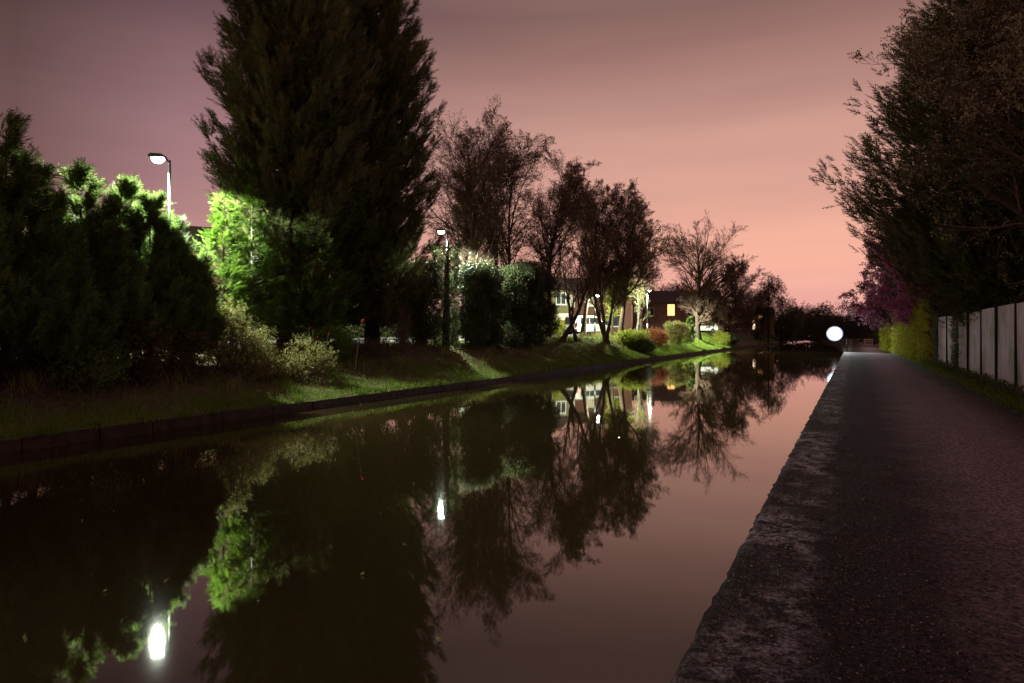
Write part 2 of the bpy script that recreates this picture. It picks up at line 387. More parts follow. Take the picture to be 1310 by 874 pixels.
def leafspray_T(n=9, lw=.16, ll=.32, seed=2, spread=1.0):
    r = np.random.default_rng(seed); T = []
    for i in range(n):
        x = .1 + .85 * i / n; ang = r.uniform(0, 2 * pi); 
        d = np.array([r.uniform(.1, .8), cos(ang) * spread, sin(ang) * spread]); d /= np.linalg.norm(d)
        s = np.cross(d, r.normal(size=3)); s /= np.linalg.norm(s); p = np.array([x, 0, 0]) + d * .05
        e = p + d * ll; mdl = p + d * ll * .5; s = s * lw * .5
        T += [[p, mdl + s, mdl - s], [mdl + s, e, mdl - s]]
    return np.array(T)
LS = [leafspray_T(9, .16, .30, i) for i in range(3)]
def rdir(n, r=rng):
    v = r.normal(size=(n, 3)); return v / np.linalg.norm(v, axis=1, keepdims=True)
def stamps(Ts, pos, d, roll, size):
    k = rng.integers(0, len(Ts), len(pos)); out = []
    for i, T in enumerate(Ts):
        q = k == i
        if q.any(): out.append(stamp(T, pos[q], d[q], roll[q], size[q]))
    return np.concatenate(out)
def batch_tubes(P, Rr, S=3):           # P (N,K,3), Rr (N,K)
    Nn, K, _ = P.shape
    t = np.gradient(P, axis=1); t /= np.linalg.norm(t, axis=2, keepdims=True) + 1e-9
    ref = np.array([.35, .87, .33]); a = np.cross(t, ref); a /= np.linalg.norm(a, axis=2, keepdims=True) + 1e-9; b = np.cross(t, a)
    an = np.arange(S) * 2 * pi / S
    V = P[:, :, None] + Rr[:, :, None, None] * (a[:, :, None] * np.cos(an)[None, None, :, None] + b[:, :, None] * np.sin(an)[None, None, :, None])
    base = (np.arange(Nn)[:, None, None] * K + np.arange(K - 1)[None, :, None]) * S
    j = np.arange(S)[None, None]; j2 = (j + 1) % S
    F = np.stack([base + j, base + j2, base + S + j2, base + S + j], -1).reshape(-1, 4)
    return V.reshape(-1, 3), F
def grow_level(p0, d0, ln, r0, K, wander, trop, r1f=.35):
    Nn = len(p0); P = np.zeros((Nn, K, 3)); P[:, 0] = p0; d = d0.copy()
    for k in range(1, K):
        d = d + rng.normal(size=(Nn, 3)) * wander; d[:, 2] += trop
        d /= np.linalg.norm(d, axis=1, keepdims=True)
        P[:, k] = P[:, k - 1] + d * (ln / (K - 1))[:, None]
    Rr = r0[:, None] * np.linspace(1, r1f, K)[None]
    return P, Rr
def spawn(P, Rr, ln, m, t0, t1, ang, ratio, rratio, env=None):
    Nn, K, _ = P.shape; idx = np.repeat(np.arange(Nn), m); n = len(idx)
    t = np.tile(np.linspace(t0, t1, m), Nn) + rng.uniform(-.5, .5, n) * (t1 - t0) / max(m, 1); t = np.clip(t, 0, .999)
    f = t * (K - 1); i = f.astype(int); fr_ = (f - i)[:, None]
    p = P[idx, i] * (1 - fr_) + P[idx, i + 1] * fr_
    d = P[idx, i + 1] - P[idx, i]; d /= np.linalg.norm(d, axis=1, keepdims=True) + 1e-9
    r = Rr[idx, i] * rratio * rng.uniform(.75, 1, n)
    a, b, c = basis(d, rng.uniform(0, 2 * pi, n))
    an = ang * rng.uniform(.65, 1.3, n)
    nd = a * np.cos(an)[:, None] + b * np.sin(an)[:, None]
    l2 = ln[idx] * ratio * (1.12 - .62 * (t - t0) / max(t1 - t0, 1e-3)) * rng.uniform(.75, 1.2, n)
    return p, nd, l2, r
def decid(name, x, y, z0, h, label, cat='tree', group=None, trunk_h=.28, spread=.6, limbs=7, nb=(7, 7, 6), leaf=None, leafn=3, leafsize=.09,
          twigm='twig', barkm='bark', lean=(0, 0), r0=None, trop=.07, seed=0, shape=(.42, .5, .52), wander=.13, stems=1, S0=8, cone=.6):
    global rng
    rng = np.random.default_rng(seed + 100)
    root = empty(name, (x, y, z0), label, cat, group)
    r0 = r0 or h * .016
    p0 = np.zeros((stems, 3)); p0[:, 2] = -.15
    if stems > 1: p0[:, :2] = rng.normal(size=(stems, 2)) * .15
    d0 = np.tile([lean[0], lean[1], 1.0], (stems, 1))
    if stems > 1: d0[:, :2] += rng.normal(size=(stems, 2)) * .22
    d0 /= np.linalg.norm(d0, axis=1, keepdims=True)
    ln0 = np.full(stems, h * .82) * rng.uniform(.85, 1, stems); ln0[0] = h * .82
    P, Rr = grow_level(p0, d0, ln0, np.full(stems, r0) / (1 if stems == 1 else 1.3), 9, wander * .5, trop * .6, .10)
    Rr[:, 0] *= 1.35
    V0, F0 = batch_tubes(P, Rr, S0)
    m0 = limbs if stems == 1 else max(3, limbs * 2 // 3)
    p, d, l, r = spawn(P, Rr, ln0, m0, trunk_h, .97, spread, shape[0], .6)
    s_ = np.clip((p[:, 2] / (h * .82) - trunk_h) / (1 - trunk_h), 0, 1)
    l = h * shape[0] * np.sin(pi * (.22 + .62 * s_)) ** .8 * rng.uniform(.8, 1.15, len(p)) * (1 - .45 * s_ * cone)
    P1, R1 = grow_level(p, d, l, r, 7, wander, trop, .2)
    V1, F1 = batch_tubes(P1, R1, 6)
    V = np.concatenate([V0, V1]); F = np.concatenate([F0, F1 + len(V0)])
    mesh_np('trunk', V, F, M[barkm], root, smooth=True)
    p, d, l, r = spawn(P1, R1, l, nb[0], .2, .98, .62, shape[1], .6)
    # some directly from the upper trunk
    p_, d_, l_, r_ = spawn(P, Rr, ln0, nb[0] * 2, max(trunk_h, .45), .99, .6, shape[0] * .5, .5)
    p = np.concatenate([p, p_]); d = np.concatenate([d, d_]); l = np.concatenate([l, l_]); r = np.concatenate([r, r_])
    P2, R2 = grow_level(p, d, l, np.maximum(r, .008), 6, wander * 1.1, trop, .3)
    V2, F2 = batch_tubes(P2, R2, 4)
    p, d, l, r = spawn(P2, R2, l, nb[1], .15, .98, .65, shape[2], .6)
    P3, R3 = grow_level(p, d, l, np.maximum(r, .005), 5, wander * 1.2, trop * .7, .4)
    V3, F3 = batch_tubes(P3, R3, 3)
    p, d, l, r = spawn(P3, R3, l, nb[2], .15, .98, .7, .55, .65)
    tw = .0035 + .00011 * math.hypot(x, y)        # fine twigs, never thinner than a real one
    P4, R4 = grow_level(p, d, l, np.maximum(r, tw), 3, wander * 1.3, trop * .5, .5)
    V4, F4 = batch_tubes(P4, R4, 3)
    Vs = [V2, V3, V4]; Fs = []; o = 0
    for v_, f_ in zip(Vs, (F2, F3, F4)): Fs.append(f_ + o); o += len(v_)
    Fq = np.concatenate(Fs); Va = np.concatenate(Vs)
    mats = [M[twigm]]; midx = np.zeros(len(Fq), int); FF = [Fq]
    if leaf:
        n = len(P4); idx = np.repeat(np.arange(n), leafn); f = rng.uniform(0, 1, len(idx))[:, None]
        pos = P4[idx, 1] * (1 - f) + P4[idx, 2] * f
        TL = [leafspray_T(2, .42, .75, i) for i in range(3)]
        dd = rdir(len(idx)); dd[:, 2] = dd[:, 2] * .6 - .1
        VL = stamps(TL, pos, dd, rng.uniform(0, 6.28, len(idx)), leafsize * rng.uniform(.6, 1.3, len(idx)))
        FL = tri_faces(len(VL)) + len(Va); Va = np.concatenate([Va, VL]); FF.append(FL); mats.append(M[leaf])
        midx = np.concatenate([midx, np.ones(len(FL), int)])
    mesh_np('crown', Va, FF, mats, root, midx)
    return root

def conifer(name, x, y, z0, h, prof, label, cat='conifer', group=None, boughs=160, per=34, fs=(.5, .95), m='conifer', zb=.1, rise=.5, tr=None, tm='trunkdark', seed=0, T=None, lean=0, vary=1.06, trunkname='trunk'):
    """prof: list of (height fraction, radius)"""
    global rng
    rng = np.random.default_rng(seed + 500); T = T or FR
    root = empty(name, (x, y, z0), label, cat, group)
    tr = tr or h * .014
    k = 8; V0, F0 = None, None; g = MB(); g.tube([(lean * h * i / k, 0, -.2 + (h * .95 + .2) * i / k) for i in range(k + 1)], [tr * (1.25 if i == 0 else 1) * (1 - .93 * i / k) for i in range(k + 1)], 10)
    hf = [p[0] for p in prof]; rf = [p[1] for p in prof]
    # boughs distributed by area
    cand = rng.uniform(zb, 1, boughs * 6); wgt = np.interp(cand, hf, rf) + .12; sel = rng.random(len(cand)) < wgt / wgt.max()
    hz = cand[sel][:boughs]; nbg = len(hz)
    a = rng.uniform(0, 2 * pi, nbg); Rb = np.interp(hz, hf, rf) * rng.uniform(.72, vary, nbg) * (1 + .10 * np.sin(a * 3 + seed) + .07 * np.sin(hz * 37 + a * 2))
    Rb = np.maximum(Rb, .12)
    zend = hz * h; drop = Rb * rise
    n = nbg * per; bi = np.repeat(np.arange(nbg), per)
    t = rng.uniform(.05, 1, n) ** .62
    ca2, sa2 = np.cos(a[bi]), np.sin(a[bi])
    sprd = (rng.normal(size=n) * .12 * (1.1 - t * .85)) * (Rb[bi] + .5)
    sprz = (rng.normal(size=n) * .12 * (1.1 - t * .8)) * (Rb[bi] + .5)
    rr = Rb[bi] * t
    zc = zend[bi] - drop[bi] * (1 - t ** 1.6) + sprz
    pos = np.stack([rr * ca2 - sprd * sa2 + lean * zc, rr * sa2 + sprd * ca2, zc], 1)
    slope = rise * 1.6 * t ** .6
    d = np.stack([ca2, sa2, slope], 1); d /= np.linalg.norm(d, axis=1, keepdims=True)
    d = d + rng.normal(size=(n, 3)) * .26
    size = rng.uniform(fs[0], fs[1], n) * (1.1 - .35 * t)
    keep = pos[:, 2] > zb * h * .6
    pos, d, size = pos[keep], d[keep], size[keep]
    tb = np.array([.02, .3, .62, .9]); PB = np.stack([Rb[:, None] * tb * np.cos(a)[:, None], Rb[:, None] * tb * np.sin(a)[:, None], zend[:, None] - drop[:, None] * (1 - tb ** 1.6)], 2)
    VB, FB = batch_tubes(PB, np.clip(Rb * .012, .008, .06)[:, None] * np.array([1, .75, .5, .2])[None], 4)
    VT = np.array(g.v); ext = 10; nring = len(VT) // ext
    FT = np.array([(i_*ext+k_, i_*ext+(k_+1)%ext, (i_+1)*ext+(k_+1)%ext, (i_+1)*ext+k_) for i_ in range(nring-1) for k_ in range(ext)])
    mesh_np(trunkname, np.concatenate([VT, VB]), np.concatenate([FT, FB + len(VT)]), M[tm], root, smooth=True)
    # leader at the top
    nt_ = 14; pt = np.stack([rng.normal(size=nt_) * .08 + lean * h, rng.normal(size=nt_) * .08, h * .93 + rng.uniform(0, .07, nt_) * h], 1)
    dt = np.stack([rng.normal(size=nt_) * .5, rng.normal(size=nt_) * .5, np.ones(nt_)], 1)
    pos = np.concatenate([pos, pt]); d = np.concatenate([d, dt]); size = np.concatenate([size, np.full(nt_, fs[0] * .8)])
    V = stamps(T, pos, d, rng.uniform(-.7, .7, len(pos)), size)
    mesh_np('crown', V, tri_faces(len(V)), M[m], root)
    return root

def leafy(name, x, y, z0, blobs, label, cat='shrub', group=None, n=2500, size=(.15, .3), leaf='privet', T=None, stems=8, seed=0, twigm='twig', hollow=.55, upb=.3, part='foliage', twigs=0, flower=None):
    """blobs: list of (dx,dy,dz,rx,ry,rz)"""
    global rng
    rng = np.random.default_rng(seed + 900); T = T or LS
    root = empty(name, (x, y, z0), label, cat, group)
    vol = np.array([b[3] * b[4] + b[3] * b[5] for b in blobs]); k = rng.choice(len(blobs), n, p=vol / vol.sum()); B = np.array(blobs)[k]
    d = rdir(n); rad = rng.uniform(hollow, 1, n) ** .6
    lump = 1 + .12 * np.sin(d[:, 0] * 5 + B[:, 0] * 3 + seed) * np.sin(d[:, 2] * 6 + d[:, 1] * 4) + .08 * rng.normal(size=n)
    pos = B[:, :3] + d * B[:, 3:] * (rad * lump)[:, None]
    q = pos[:, 2] > -.02; pos, d = pos[q], d[q]
    dd = d * .8 + rng.normal(size=d.shape) * .45; dd[:, 2] += upb
    V = stamps(T, pos, dd, rng.uniform(0, 6.28, len(pos)), rng.uniform(size[0], size[1], len(pos)))
    if stems:
        # stems from the ground into the blobs
        s = stems; kb = rng.integers(0, len(blobs), s); Bq = np.array(blobs)[kb]
        e = Bq[:, :3] + rdir(s) * Bq[:, 3:] * .8; st = np.stack([Bq[:, 0] * .5 + rng.normal(size=s) * .12, Bq[:, 1] * .5 + rng.normal(size=s) * .12, np.full(s, -.1)], 1)
        mid = (st + e) / 2 + rng.normal(size=(s, 3)) * .12
        P = np.stack([st, mid, e], 1); Rr = np.tile([.022, .015, .006], (s, 1))
        VT, FT = batch_tubes(P, Rr, 4)
        if twigs:
            p, d2, l2, r2 = spawn(P, Rr, np.linalg.norm(e - st, axis=1), twigs, .2, 1, .5, .45, .5)
            P2, R2 = grow_level(p, d2, l2, np.maximum(r2, .004), 4, .2, .1); V2, F2 = batch_tubes(P2, R2, 3)
            FT = np.concatenate([FT, F2 + len(VT)]); VT = np.concatenate([VT, V2])
        mesh_np('stem', VT, FT, M[twigm], root)
    mesh_np(part, V, tri_faces(len(V)), M[leaf], root)
    return root

def hedge_box(name, cx, cy, z0, sx, sy, h, label, leaf, n, size, rz=0, seed=0, cat='hedge', T=None, taper=0., lump=.12, core=True, rnd=.25):
    global rng
    rng = np.random.default_rng(seed + 1300)
    root = empty(name, (cx, cy, z0), label, cat, rz=rz)
    # sample the surface of a rounded box
    A = np.array([sy * h, sy * h, sx * h, sx * h, sx * sy]); f = rng.choice(5, n, p=A / A.sum())
    u = rng.uniform(-.5, .5, n); v = rng.uniform(0, 1, n); pos = np.zeros((n, 3)); nr = np.zeros((n, 3))
    for i, (ax, s) in enumerate([(0, -.5), (0, .5), (1, -.5), (1, .5)]):
        q = f == i; pos[q, ax] = s; pos[q, 1 - ax] = u[q]; pos[q, 2] = v[q]; nr[q, ax] = np.sign(s)
    q = f == 4; pos[q, 0] = u[q]; pos[q, 1] = v[q] - .5; pos[q, 2] = 1; nr[q, 2] = 1
    e = np.abs(pos[:, :2]).max(1) * 2
    rz_ = np.clip((pos[:, 2] - (1 - rnd)) / rnd, 0, 1) ** 2 * .28
    pos[:, :2] *= (1 - rz_)[:, None] * (1 - taper * (1 - pos[:, 2]))[:, None]
    P = pos * np.array([sx, sy, h])
    lum = np.sin(P[:, 0] * 2.1 + P[:, 2] * 1.3 + seed) * np.sin(P[:, 1] * 1.7 + P[:, 2] * 2.2) + .5 * np.sin(P[:, 1] * 5 + P[:, 2] * 4.3 + P[:, 0] * 3)
    P += nr * (lum * lump + rng.uniform(-.40, .05, n))[:, None]
    d = nr + rng.normal(size=(n, 3)) * .55; d[:, 2] += .35
    V = stamps(T or LS, P, d, rng.uniform(0, 6.28, n), rng.uniform(size[0], size[1], n))
    q = P[:, 2] > 0
    mesh_np('foliage', V, tri_faces(len(V)), M[leaf], root)
    g = MB()
    ns = max(3, int(max(sx, sy) / .5))
    for i in range(ns):
        a = (i + .5) / ns - .5; px_, py_ = (a * sx, 0) if sx > sy else (0, a * sy)
        for j in range(3):
            ex = px_ + random.uniform(-.4, .4); ey = py_ + random.uniform(-.4, .4)
            g.tube([(px_, py_, -.1), ((px_+ex)/2 + random.uniform(-.1, .1), (py_+ey)/2, h*.4), (ex, ey, h * .82)], [.04, .03, .01], 5)
    g.build('stem', M['trunkdark'], root)
    return root

# ------------------------------------------------------------------ street lamps
def street_lamp(px, py, X, headdir, label, power, hlen=.44, D=None, color=(.88,1,.82), tilt=15, blend=.12):
    if D is None: Y, D = atX(px, X)
    else: X, Y = at(px, D)
    z0 = float(ground_z(X, Y)); ztop = zz(py, D)
    root = empty('street_lamp', (X, Y, z0), label, 'street lamp', 'street lamps along the far bank road')
    hgt = ztop - z0
    g = MB(); g.tube([(0,0,0),(0,0,1.1)], .075, 10); g.tube([(0,0,1.1),(0,0,1.15)], [.075,.05], 10); g.tube([(0,0,1.15),(0,0,hgt-.05)], [.048,.034], 10)
    g.build('pole', M['metal'], root, smooth=True)
    ang = math.atan2(headdir[1], headdir[0])
    a = MB(); a.tube([(0,0,hgt-.12),(.1*cos(ang),.1*sin(ang),hgt),(.2*cos(ang),.2*sin(ang),hgt+.03)], .03, 8); a.build('bracket', M['metal'], root, smooth=True)
    hd = MB(); pr = [(.12,.10),(.2,.15),(.5,.16),(.12+hlen,.10),(.12+hlen,.05),(.12,.05)]
    hd.prism(pr, -.13, .13, axis='y'); ho = hd.build('lamp_head', M['metal'], root, bevel=.015); ho.location = (0,0,hgt-.03); ho.rotation_euler = (0,0,ang)
    ln = MB(); segs = 8
    V = []; 
    for i in range(5):
        ph = i / 4 * pi / 2; rr_ = cos(ph); zz_ = -.17 * sin(ph)
        for k in range(16): V.append((.16 + hlen/2*.92 + rr_ * hlen/2*.88 * cos(k*pi/8) - .04, rr_ * .12 * sin(k*pi/8), .048 + zz_))
    ln.add(V, [(i*16+k, i*16+(k+1)%16, (i+1)*16+(k+1)%16, (i+1)*16+k) for i in range(4) for k in range(16)])
    lo = ln.build('lens', M['lens'], ho, smooth=True)
    ld = bpy.data.lights.new('lamp_light', 'SPOT'); ld.spot_size = R_(178); ld.spot_blend = blend; ld.energy = power; ld.color = color; ld.shadow_soft_size = .12
    lt = bpy.data.objects.new('lamp_light', ld); col.objects.link(lt); lt.parent = root
    lt.location = (cos(ang)*(.12+hlen/2), sin(ang)*(.12+hlen/2), hgt - .42); lt.rotation_euler = (0, R_(tilt), 0)
    return root
street_lamp(217, 203, -17.6, (-1, -.6), 'tall street lamp glowing above the dark conifer hedge, the nearest lamp', 9500)
street_lamp(572, 296, -18.6, (-1, -.2), 'street lamp beside the big conifers, lighting the birch trunk', 9000)
street_lamp(761, 378, -19.3, (1, -.3), 'street lamp half hidden by the leaning trees beside the white car', 3200, color=(.95,1,.72))
street_lamp(797, 342, -20.5, (-1, -.3), 'street lamp hidden in the crown of the straight-trunked tree', 9000, color=(.95,1,.72))
street_lamp(828, 372, None, (1, -.3), 'farthest street lamp standing by the red-leaved shrub', 40000, D=82, color=(.92,1,.75), tilt=0, blend=.38)

# floodlight on a post over the water at the far towpath edge
fx, fy = at(1068, 62); fz = zz(427, 62)
root = empty('floodlight', (-.55, fy, PZ), 'dazzling white floodlight on a post at the far towpath edge', 'floodlight')
g = MB(); g.tube([(0,0,0),(0,0,fz-PZ-.25)], .05, 10); g.tube([(0,0,fz-PZ-.3),(fx+.55,0,fz-PZ-.3)], .035, 8); g.tube([(fx+.55,0,fz-PZ-.3),(fx+.55,.12,fz-PZ)], .03, 8)
g.build('post', M['darkmetal'], root, smooth=True)
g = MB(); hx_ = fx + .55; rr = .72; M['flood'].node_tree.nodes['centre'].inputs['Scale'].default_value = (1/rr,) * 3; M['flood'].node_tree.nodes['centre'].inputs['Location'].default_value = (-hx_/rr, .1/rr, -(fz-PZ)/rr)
g.tube([(hx_, .22, fz-PZ), (hx_, .12, fz-PZ), (hx_, -.025, fz-PZ)], [.18, rr*.9, rr*.9], 24); g.build('lamp_housing', M['darkmetal'], root, smooth=True)
g = MB(); g.tube([(hx_, -.063, fz-PZ), (hx_, -.09, fz-PZ), (hx_, -.15, fz-PZ), (hx_, -.18, fz-PZ)], [rr*.97, rr*.93, rr*.7, .05], 32); g.build('lens', M['flood'], root, smooth=True)  # lens made oversized so its disc covers the lamp's glare
ld = bpy.data.lights.new('flood_light', 'SPOT'); ld.energy = 3400; ld.color = (.88,.93,1); ld.spot_size = R_(80); ld.spot_blend = .6; ld.shadow_soft_size = .2
lt = bpy.data.objects.new('flood_light', ld); col.objects.link(lt); lt.parent = root; lt.location = (hx_, -.4, fz-PZ)
lt.rotation_euler = (R_(-90), 0, 0); 
from mathutils import Vector
lt.rotation_euler = Vector((4.0, -30, -.1)).to_track_quat('-Z', 'Y').to_euler()

g = MB(); g.tube([(hx_, -.03, fz-PZ), (hx_, -.061, fz-PZ)], [rr*.92, rr*.92], 24); g.build('reflector', M['bowl'], root, smooth=True)
# ------------------------------------------------------------------ far-bank conifers
pair = [(366, -18.6, 19.5, [(0,1.0),(.08,2.0),(.2,2.45),(.5,2.5),(.68,2.3),(.85,1.5),(1,.1)], 'giant dark conifer, left one of the towering group behind the bright green conifer'),
        (412, -20.0, 21.0, [(0,1.0),(.08,2.2),(.2,2.9),(.5,3.0),(.68,2.7),(.85,1.6),(1,.1)], 'giant dark conifer in the middle of the towering group, tallest'),
        (476, -18.9, 20.0, [(0,1.0),(.06,1.9),(.15,2.5),(.45,2.6),(.62,2.3),(.8,1.7),(1,.1)], 'giant dark conifer, right one of the towering group above the bare slope')]
for i, (px, X, h, pf, lb) in enumerate(pair):
    Y, D = atX(px, X)
    conifer('conifer_tree', X, Y, float(ground_z(X, Y)), h, pf, lb, 'conifer', 'towering conifers on the far bank', boughs=300, per=66, fs=(.42, .85), seed=i, zb=.065, tr=.30, rise=.8, vary=1.2)
# dark conifer hedge on the left
hs = [(-50,-16.2,5.0,1.7),(8,-16.0,5.5,1.45),(42,-16.5,5.0,1.2),(72,-15.8,3.9,1.2),(104,-16.5,4.6,1.15),(136,-16.0,4.15,1.1),(160,-16.6,4.5,1.0),(192,-16.3,4.1,1.05),(222,-16.3,3.85,.85),(246,-16.1,3.4,.7)]
names = ['out at the left edge of the hedge','tallest, with the feathery top at the left edge','just right of the tallest hedge conifer','short one with its top sunk between taller tops','with a thin upright leader lit from behind','with a bright fringe at its shoulder','narrow one left of the nearest lamp pole','directly below the glowing nearest lamp','just right of the nearest lamp pole','last and lowest, beside the bright green conifers']
for i, (px, X, h, r) in enumerate(hs):
    Y, D = atX(px, X)
    conifer('hedge_conifer', X, Y, float(ground_z(X, Y)), h + (.25 if i in (4, 7) else 0), [(0,r*.5),(.15,r*.9),(.4,r*.9),(.6,r*.62),(.75,r*.34),(1,.03)], 'dark hedge conifer, ' + names[i], 'conifer', 'conifers of the left hedge',
            boughs=92, per=30, fs=(.32,.70), m='conifer_hedge', seed=20+i, zb=.2, tr=.09, rise=1.15)
# the hedge goes on beyond the left of the frame
for i, (X, Y, h, r, lb) in enumerate([(-16.3, 7.0, 4.8, 1.6, 'first past the left edge of the frame'), (-16.0, 4.6, 4.2, 1.5, 'second past the left edge of the frame'), (-16.5, 2.2, 5.0, 1.6, 'third past the left edge of the frame'), (-16.1, -.4, 4.4, 1.6, 'last one, far past the left edge of the frame')]):
    conifer('hedge_conifer', X, Y, float(ground_z(X, Y)), h, [(0,r*.5),(.15,r*.9),(.4,r*.9),(.6,r*.62),(.75,r*.34),(1,.03)], 'dark hedge conifer, ' + lb, 'conifer', 'conifers of the left hedge',
            boughs=90, per=26, fs=(.34,.70), m='conifer_hedge', seed=80+i, zb=.12, tr=.09, rise=1.0)
# bright green conifers in the lamp light
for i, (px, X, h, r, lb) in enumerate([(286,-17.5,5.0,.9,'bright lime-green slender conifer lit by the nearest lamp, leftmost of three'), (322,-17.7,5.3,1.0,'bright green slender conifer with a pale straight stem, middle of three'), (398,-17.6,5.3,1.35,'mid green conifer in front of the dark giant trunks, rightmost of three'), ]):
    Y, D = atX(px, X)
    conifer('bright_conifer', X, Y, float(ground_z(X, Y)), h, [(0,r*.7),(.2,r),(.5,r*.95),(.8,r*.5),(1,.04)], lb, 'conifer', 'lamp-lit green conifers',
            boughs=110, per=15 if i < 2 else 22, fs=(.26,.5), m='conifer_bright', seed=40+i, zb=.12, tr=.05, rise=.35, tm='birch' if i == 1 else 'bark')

# ------------------------------------------------------------------ deciduous trees of the far bank
def dX(px, X): Y, D = atX(px, X); return X, Y, float(ground_z(X, Y))
x, y, z = dX(612, -19.6)
decid('birch_tree', x, y, z, 14.9, 'tall birch with pale trunk rising behind the clipped ivy hedge', 'birch', 'birches of the far bank', trunk_h=.26, spread=.75, limbs=26, nb=(8,7,6), leaf='birchleaf', leafn=1, leafsize=.10, barkm='birch', seed=1, shape=(.36,.5,.55), trop=.045)
x, y, z = dX(590, -20.4)
decid('birch_tree', x, y, z, 11.5, 'slender birch with a pale leaning stem next to the second street lamp', 'birch', 'birches of the far bank', trunk_h=.3, spread=.55, limbs=18, nb=(7,7,6), leaf='birchleaf', leafn=1, leafsize=.10, barkm='birch', seed=2, lean=(-.06,0), trop=.09, shape=(.25,.5,.55))
x, y, z = dX(655, -20.6)
decid('bare_tree', x, y, z, 14.0, 'thin dark tree standing behind the clipped hedge, right of the tall birch', 'tree', 'fine-twigged trees behind the hedge', trunk_h=.3, spread=.5, limbs=24, nb=(7,7,7), leaf='birchleaf', leafn=1, leafsize=.10, seed=3, stems=2, trop=.035, shape=(.38,.5,.55))
x, y, z = dX(702, -20.2)
decid('bare_tree', x, y, z, 13.9, 'tall fine-twigged tree with upright plumes, highest above the brick houses', 'tree', 'fine-twigged trees behind the hedge', trunk_h=.3, spread=.5, limbs=26, nb=(8,8,7), leaf='birchleaf', leafn=1, leafsize=.11, seed=4, trop=.035, shape=(.36,.5,.55))
x, y, z = dX(745, -20.0)
decid('bare_tree', x, y, z, 12.6, 'fine-twigged tree whose crown leans over the house roofs', 'tree', 'fine-twigged trees behind the hedge', trunk_h=.32, spread=.5, limbs=24, nb=(8,8,7), leaf='birchleaf', leafn=1, leafsize=.12, seed=5, trop=.03, shape=(.42,.5,.55))
x, y, z = dX(717, -17.8)
decid('leaning_tree', x, y, z, 8.0, 'low tree with a reddish trunk leaning far to the right over the bank', 'tree', 'small leaning trees on the bank top', trunk_h=.25, spread=.6, limbs=8, nb=(6,5,4), leaf='birchleaf', leafn=1, leafsize=.10, seed=6, lean=(.55,.45), trop=.16, r0=.17)
x, y, z = dX(738, -17.6)
decid('leaning_tree', x, y, z, 7.0, 'short tree with a stout dark trunk in front of the white car', 'tree', 'small leaning trees on the bank top', trunk_h=.35, spread=.5, limbs=7, nb=(6,5,4), leaf='birchleaf', leafn=1, leafsize=.10, seed=7, lean=(-.12,-.1), trop=.1, r0=.14)
x, y, z = dX(771, -17.6)
decid('forked_tree', x, y, z, 10.6, 'vase-shaped tree forking low into several thin upright stems', 'tree', 'dense-crowned trees on the bank', trunk_h=.25, spread=.45, limbs=12, nb=(6,6,6), leaf='birchleaf', leafn=1, leafsize=.1, seed=8, stems=3, trop=.07, r0=.2, shape=(.27,.5,.55))
x, y, z = dX(793, -17.6)
decid('dense_tree', x, y, z, 12.7, 'straight-trunked tree with a dense rounded dark crown', 'tree', 'dense-crowned trees on the bank', trunk_h=.3, spread=.6, limbs=24, nb=(8,7,7), leaf='birchleaf', leafn=1, leafsize=.13, seed=9, trop=.03, r0=.24, shape=(.42,.5,.55))
x, y, z = dX(820, -19.5)
decid('dense_tree', x, y, z, 12.0, 'loose twiggy tree to the right of the dense round crown', 'tree', 'dense-crowned trees on the bank', trunk_h=.3, spread=.65, limbs=20, nb=(8,7,6), leaf='birchleaf', leafn=1, leafsize=.11, seed=10, trop=.05, shape=(.33,.5,.55))
x, y, z = dX(893, -17.2)
decid('round_bare_tree', x, y, z, 12.8, 'bare fan-shaped tree with a round crown on the bright lawn', 'tree', trunk_h=.11, spread=.9, limbs=28, nb=(10,9,7), twigm='twigred', barkm='trunkdark', seed=11, trop=.022, r0=.36, shape=(.68,.42,.45), wander=.06, cone=.35)
x, y, z = dX(940, -18.5)
decid('bare_tree', x, y, z, 13.0, 'dark bare tree with a thick twiggy crown right of the round bare tree', 'tree', trunk_h=.2, spread=.8, limbs=22, nb=(9,8,7), twigm='twig', seed=12, trop=.04, shape=(.5,.45,.5), leaf='birchleaf', leafn=1, leafsize=.12)
# pale little tree and lit leafy tree
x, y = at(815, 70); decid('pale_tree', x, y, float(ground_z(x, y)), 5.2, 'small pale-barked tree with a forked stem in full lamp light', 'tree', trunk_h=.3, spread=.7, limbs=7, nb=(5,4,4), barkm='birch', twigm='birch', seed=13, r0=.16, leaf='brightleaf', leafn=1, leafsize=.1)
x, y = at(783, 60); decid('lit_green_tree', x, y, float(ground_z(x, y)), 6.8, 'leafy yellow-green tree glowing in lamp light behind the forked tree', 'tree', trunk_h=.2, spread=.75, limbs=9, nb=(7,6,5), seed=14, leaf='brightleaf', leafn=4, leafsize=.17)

# clipped ivy hedge blocks and the ivy trunk
def ragged(nb_, sx, sy, z0_, z1_, r0_, r1_, seed, lean=0, flare=0):
    r = np.random.default_rng(seed); out = []
    for i in range(nb_):
        f = r.random(); z = z0_ + (z1_ - z0_) * f; rr = r.uniform(r0_, r1_)
        out.append((r.uniform(-1, 1) * sx * (1 + flare * f) , r.uniform(-1, 1) * sy * (1 + flare * f) + lean * f, z, rr * r.uniform(.8, 1.2), rr * r.uniform(.9, 1.5), rr * r.uniform(.7, 1.1)))
    return out
X = -17.4; Y, D = atX(664, X)
leafy('ivy_hedge', X, Y, float(ground_z(X, Y)), ragged(70, .6, 2.5, .15, 4.3, .5, .85, 5, lean=.9, flare=.15), 'big ragged dark ivy-covered hedge with an overhanging top', cat='hedge', n=44000, size=(.15,.32), leaf='darkivy', stems=60, twigs=4, seed=201, hollow=.35)
X = -17.0; Y, D = atX(613, X)
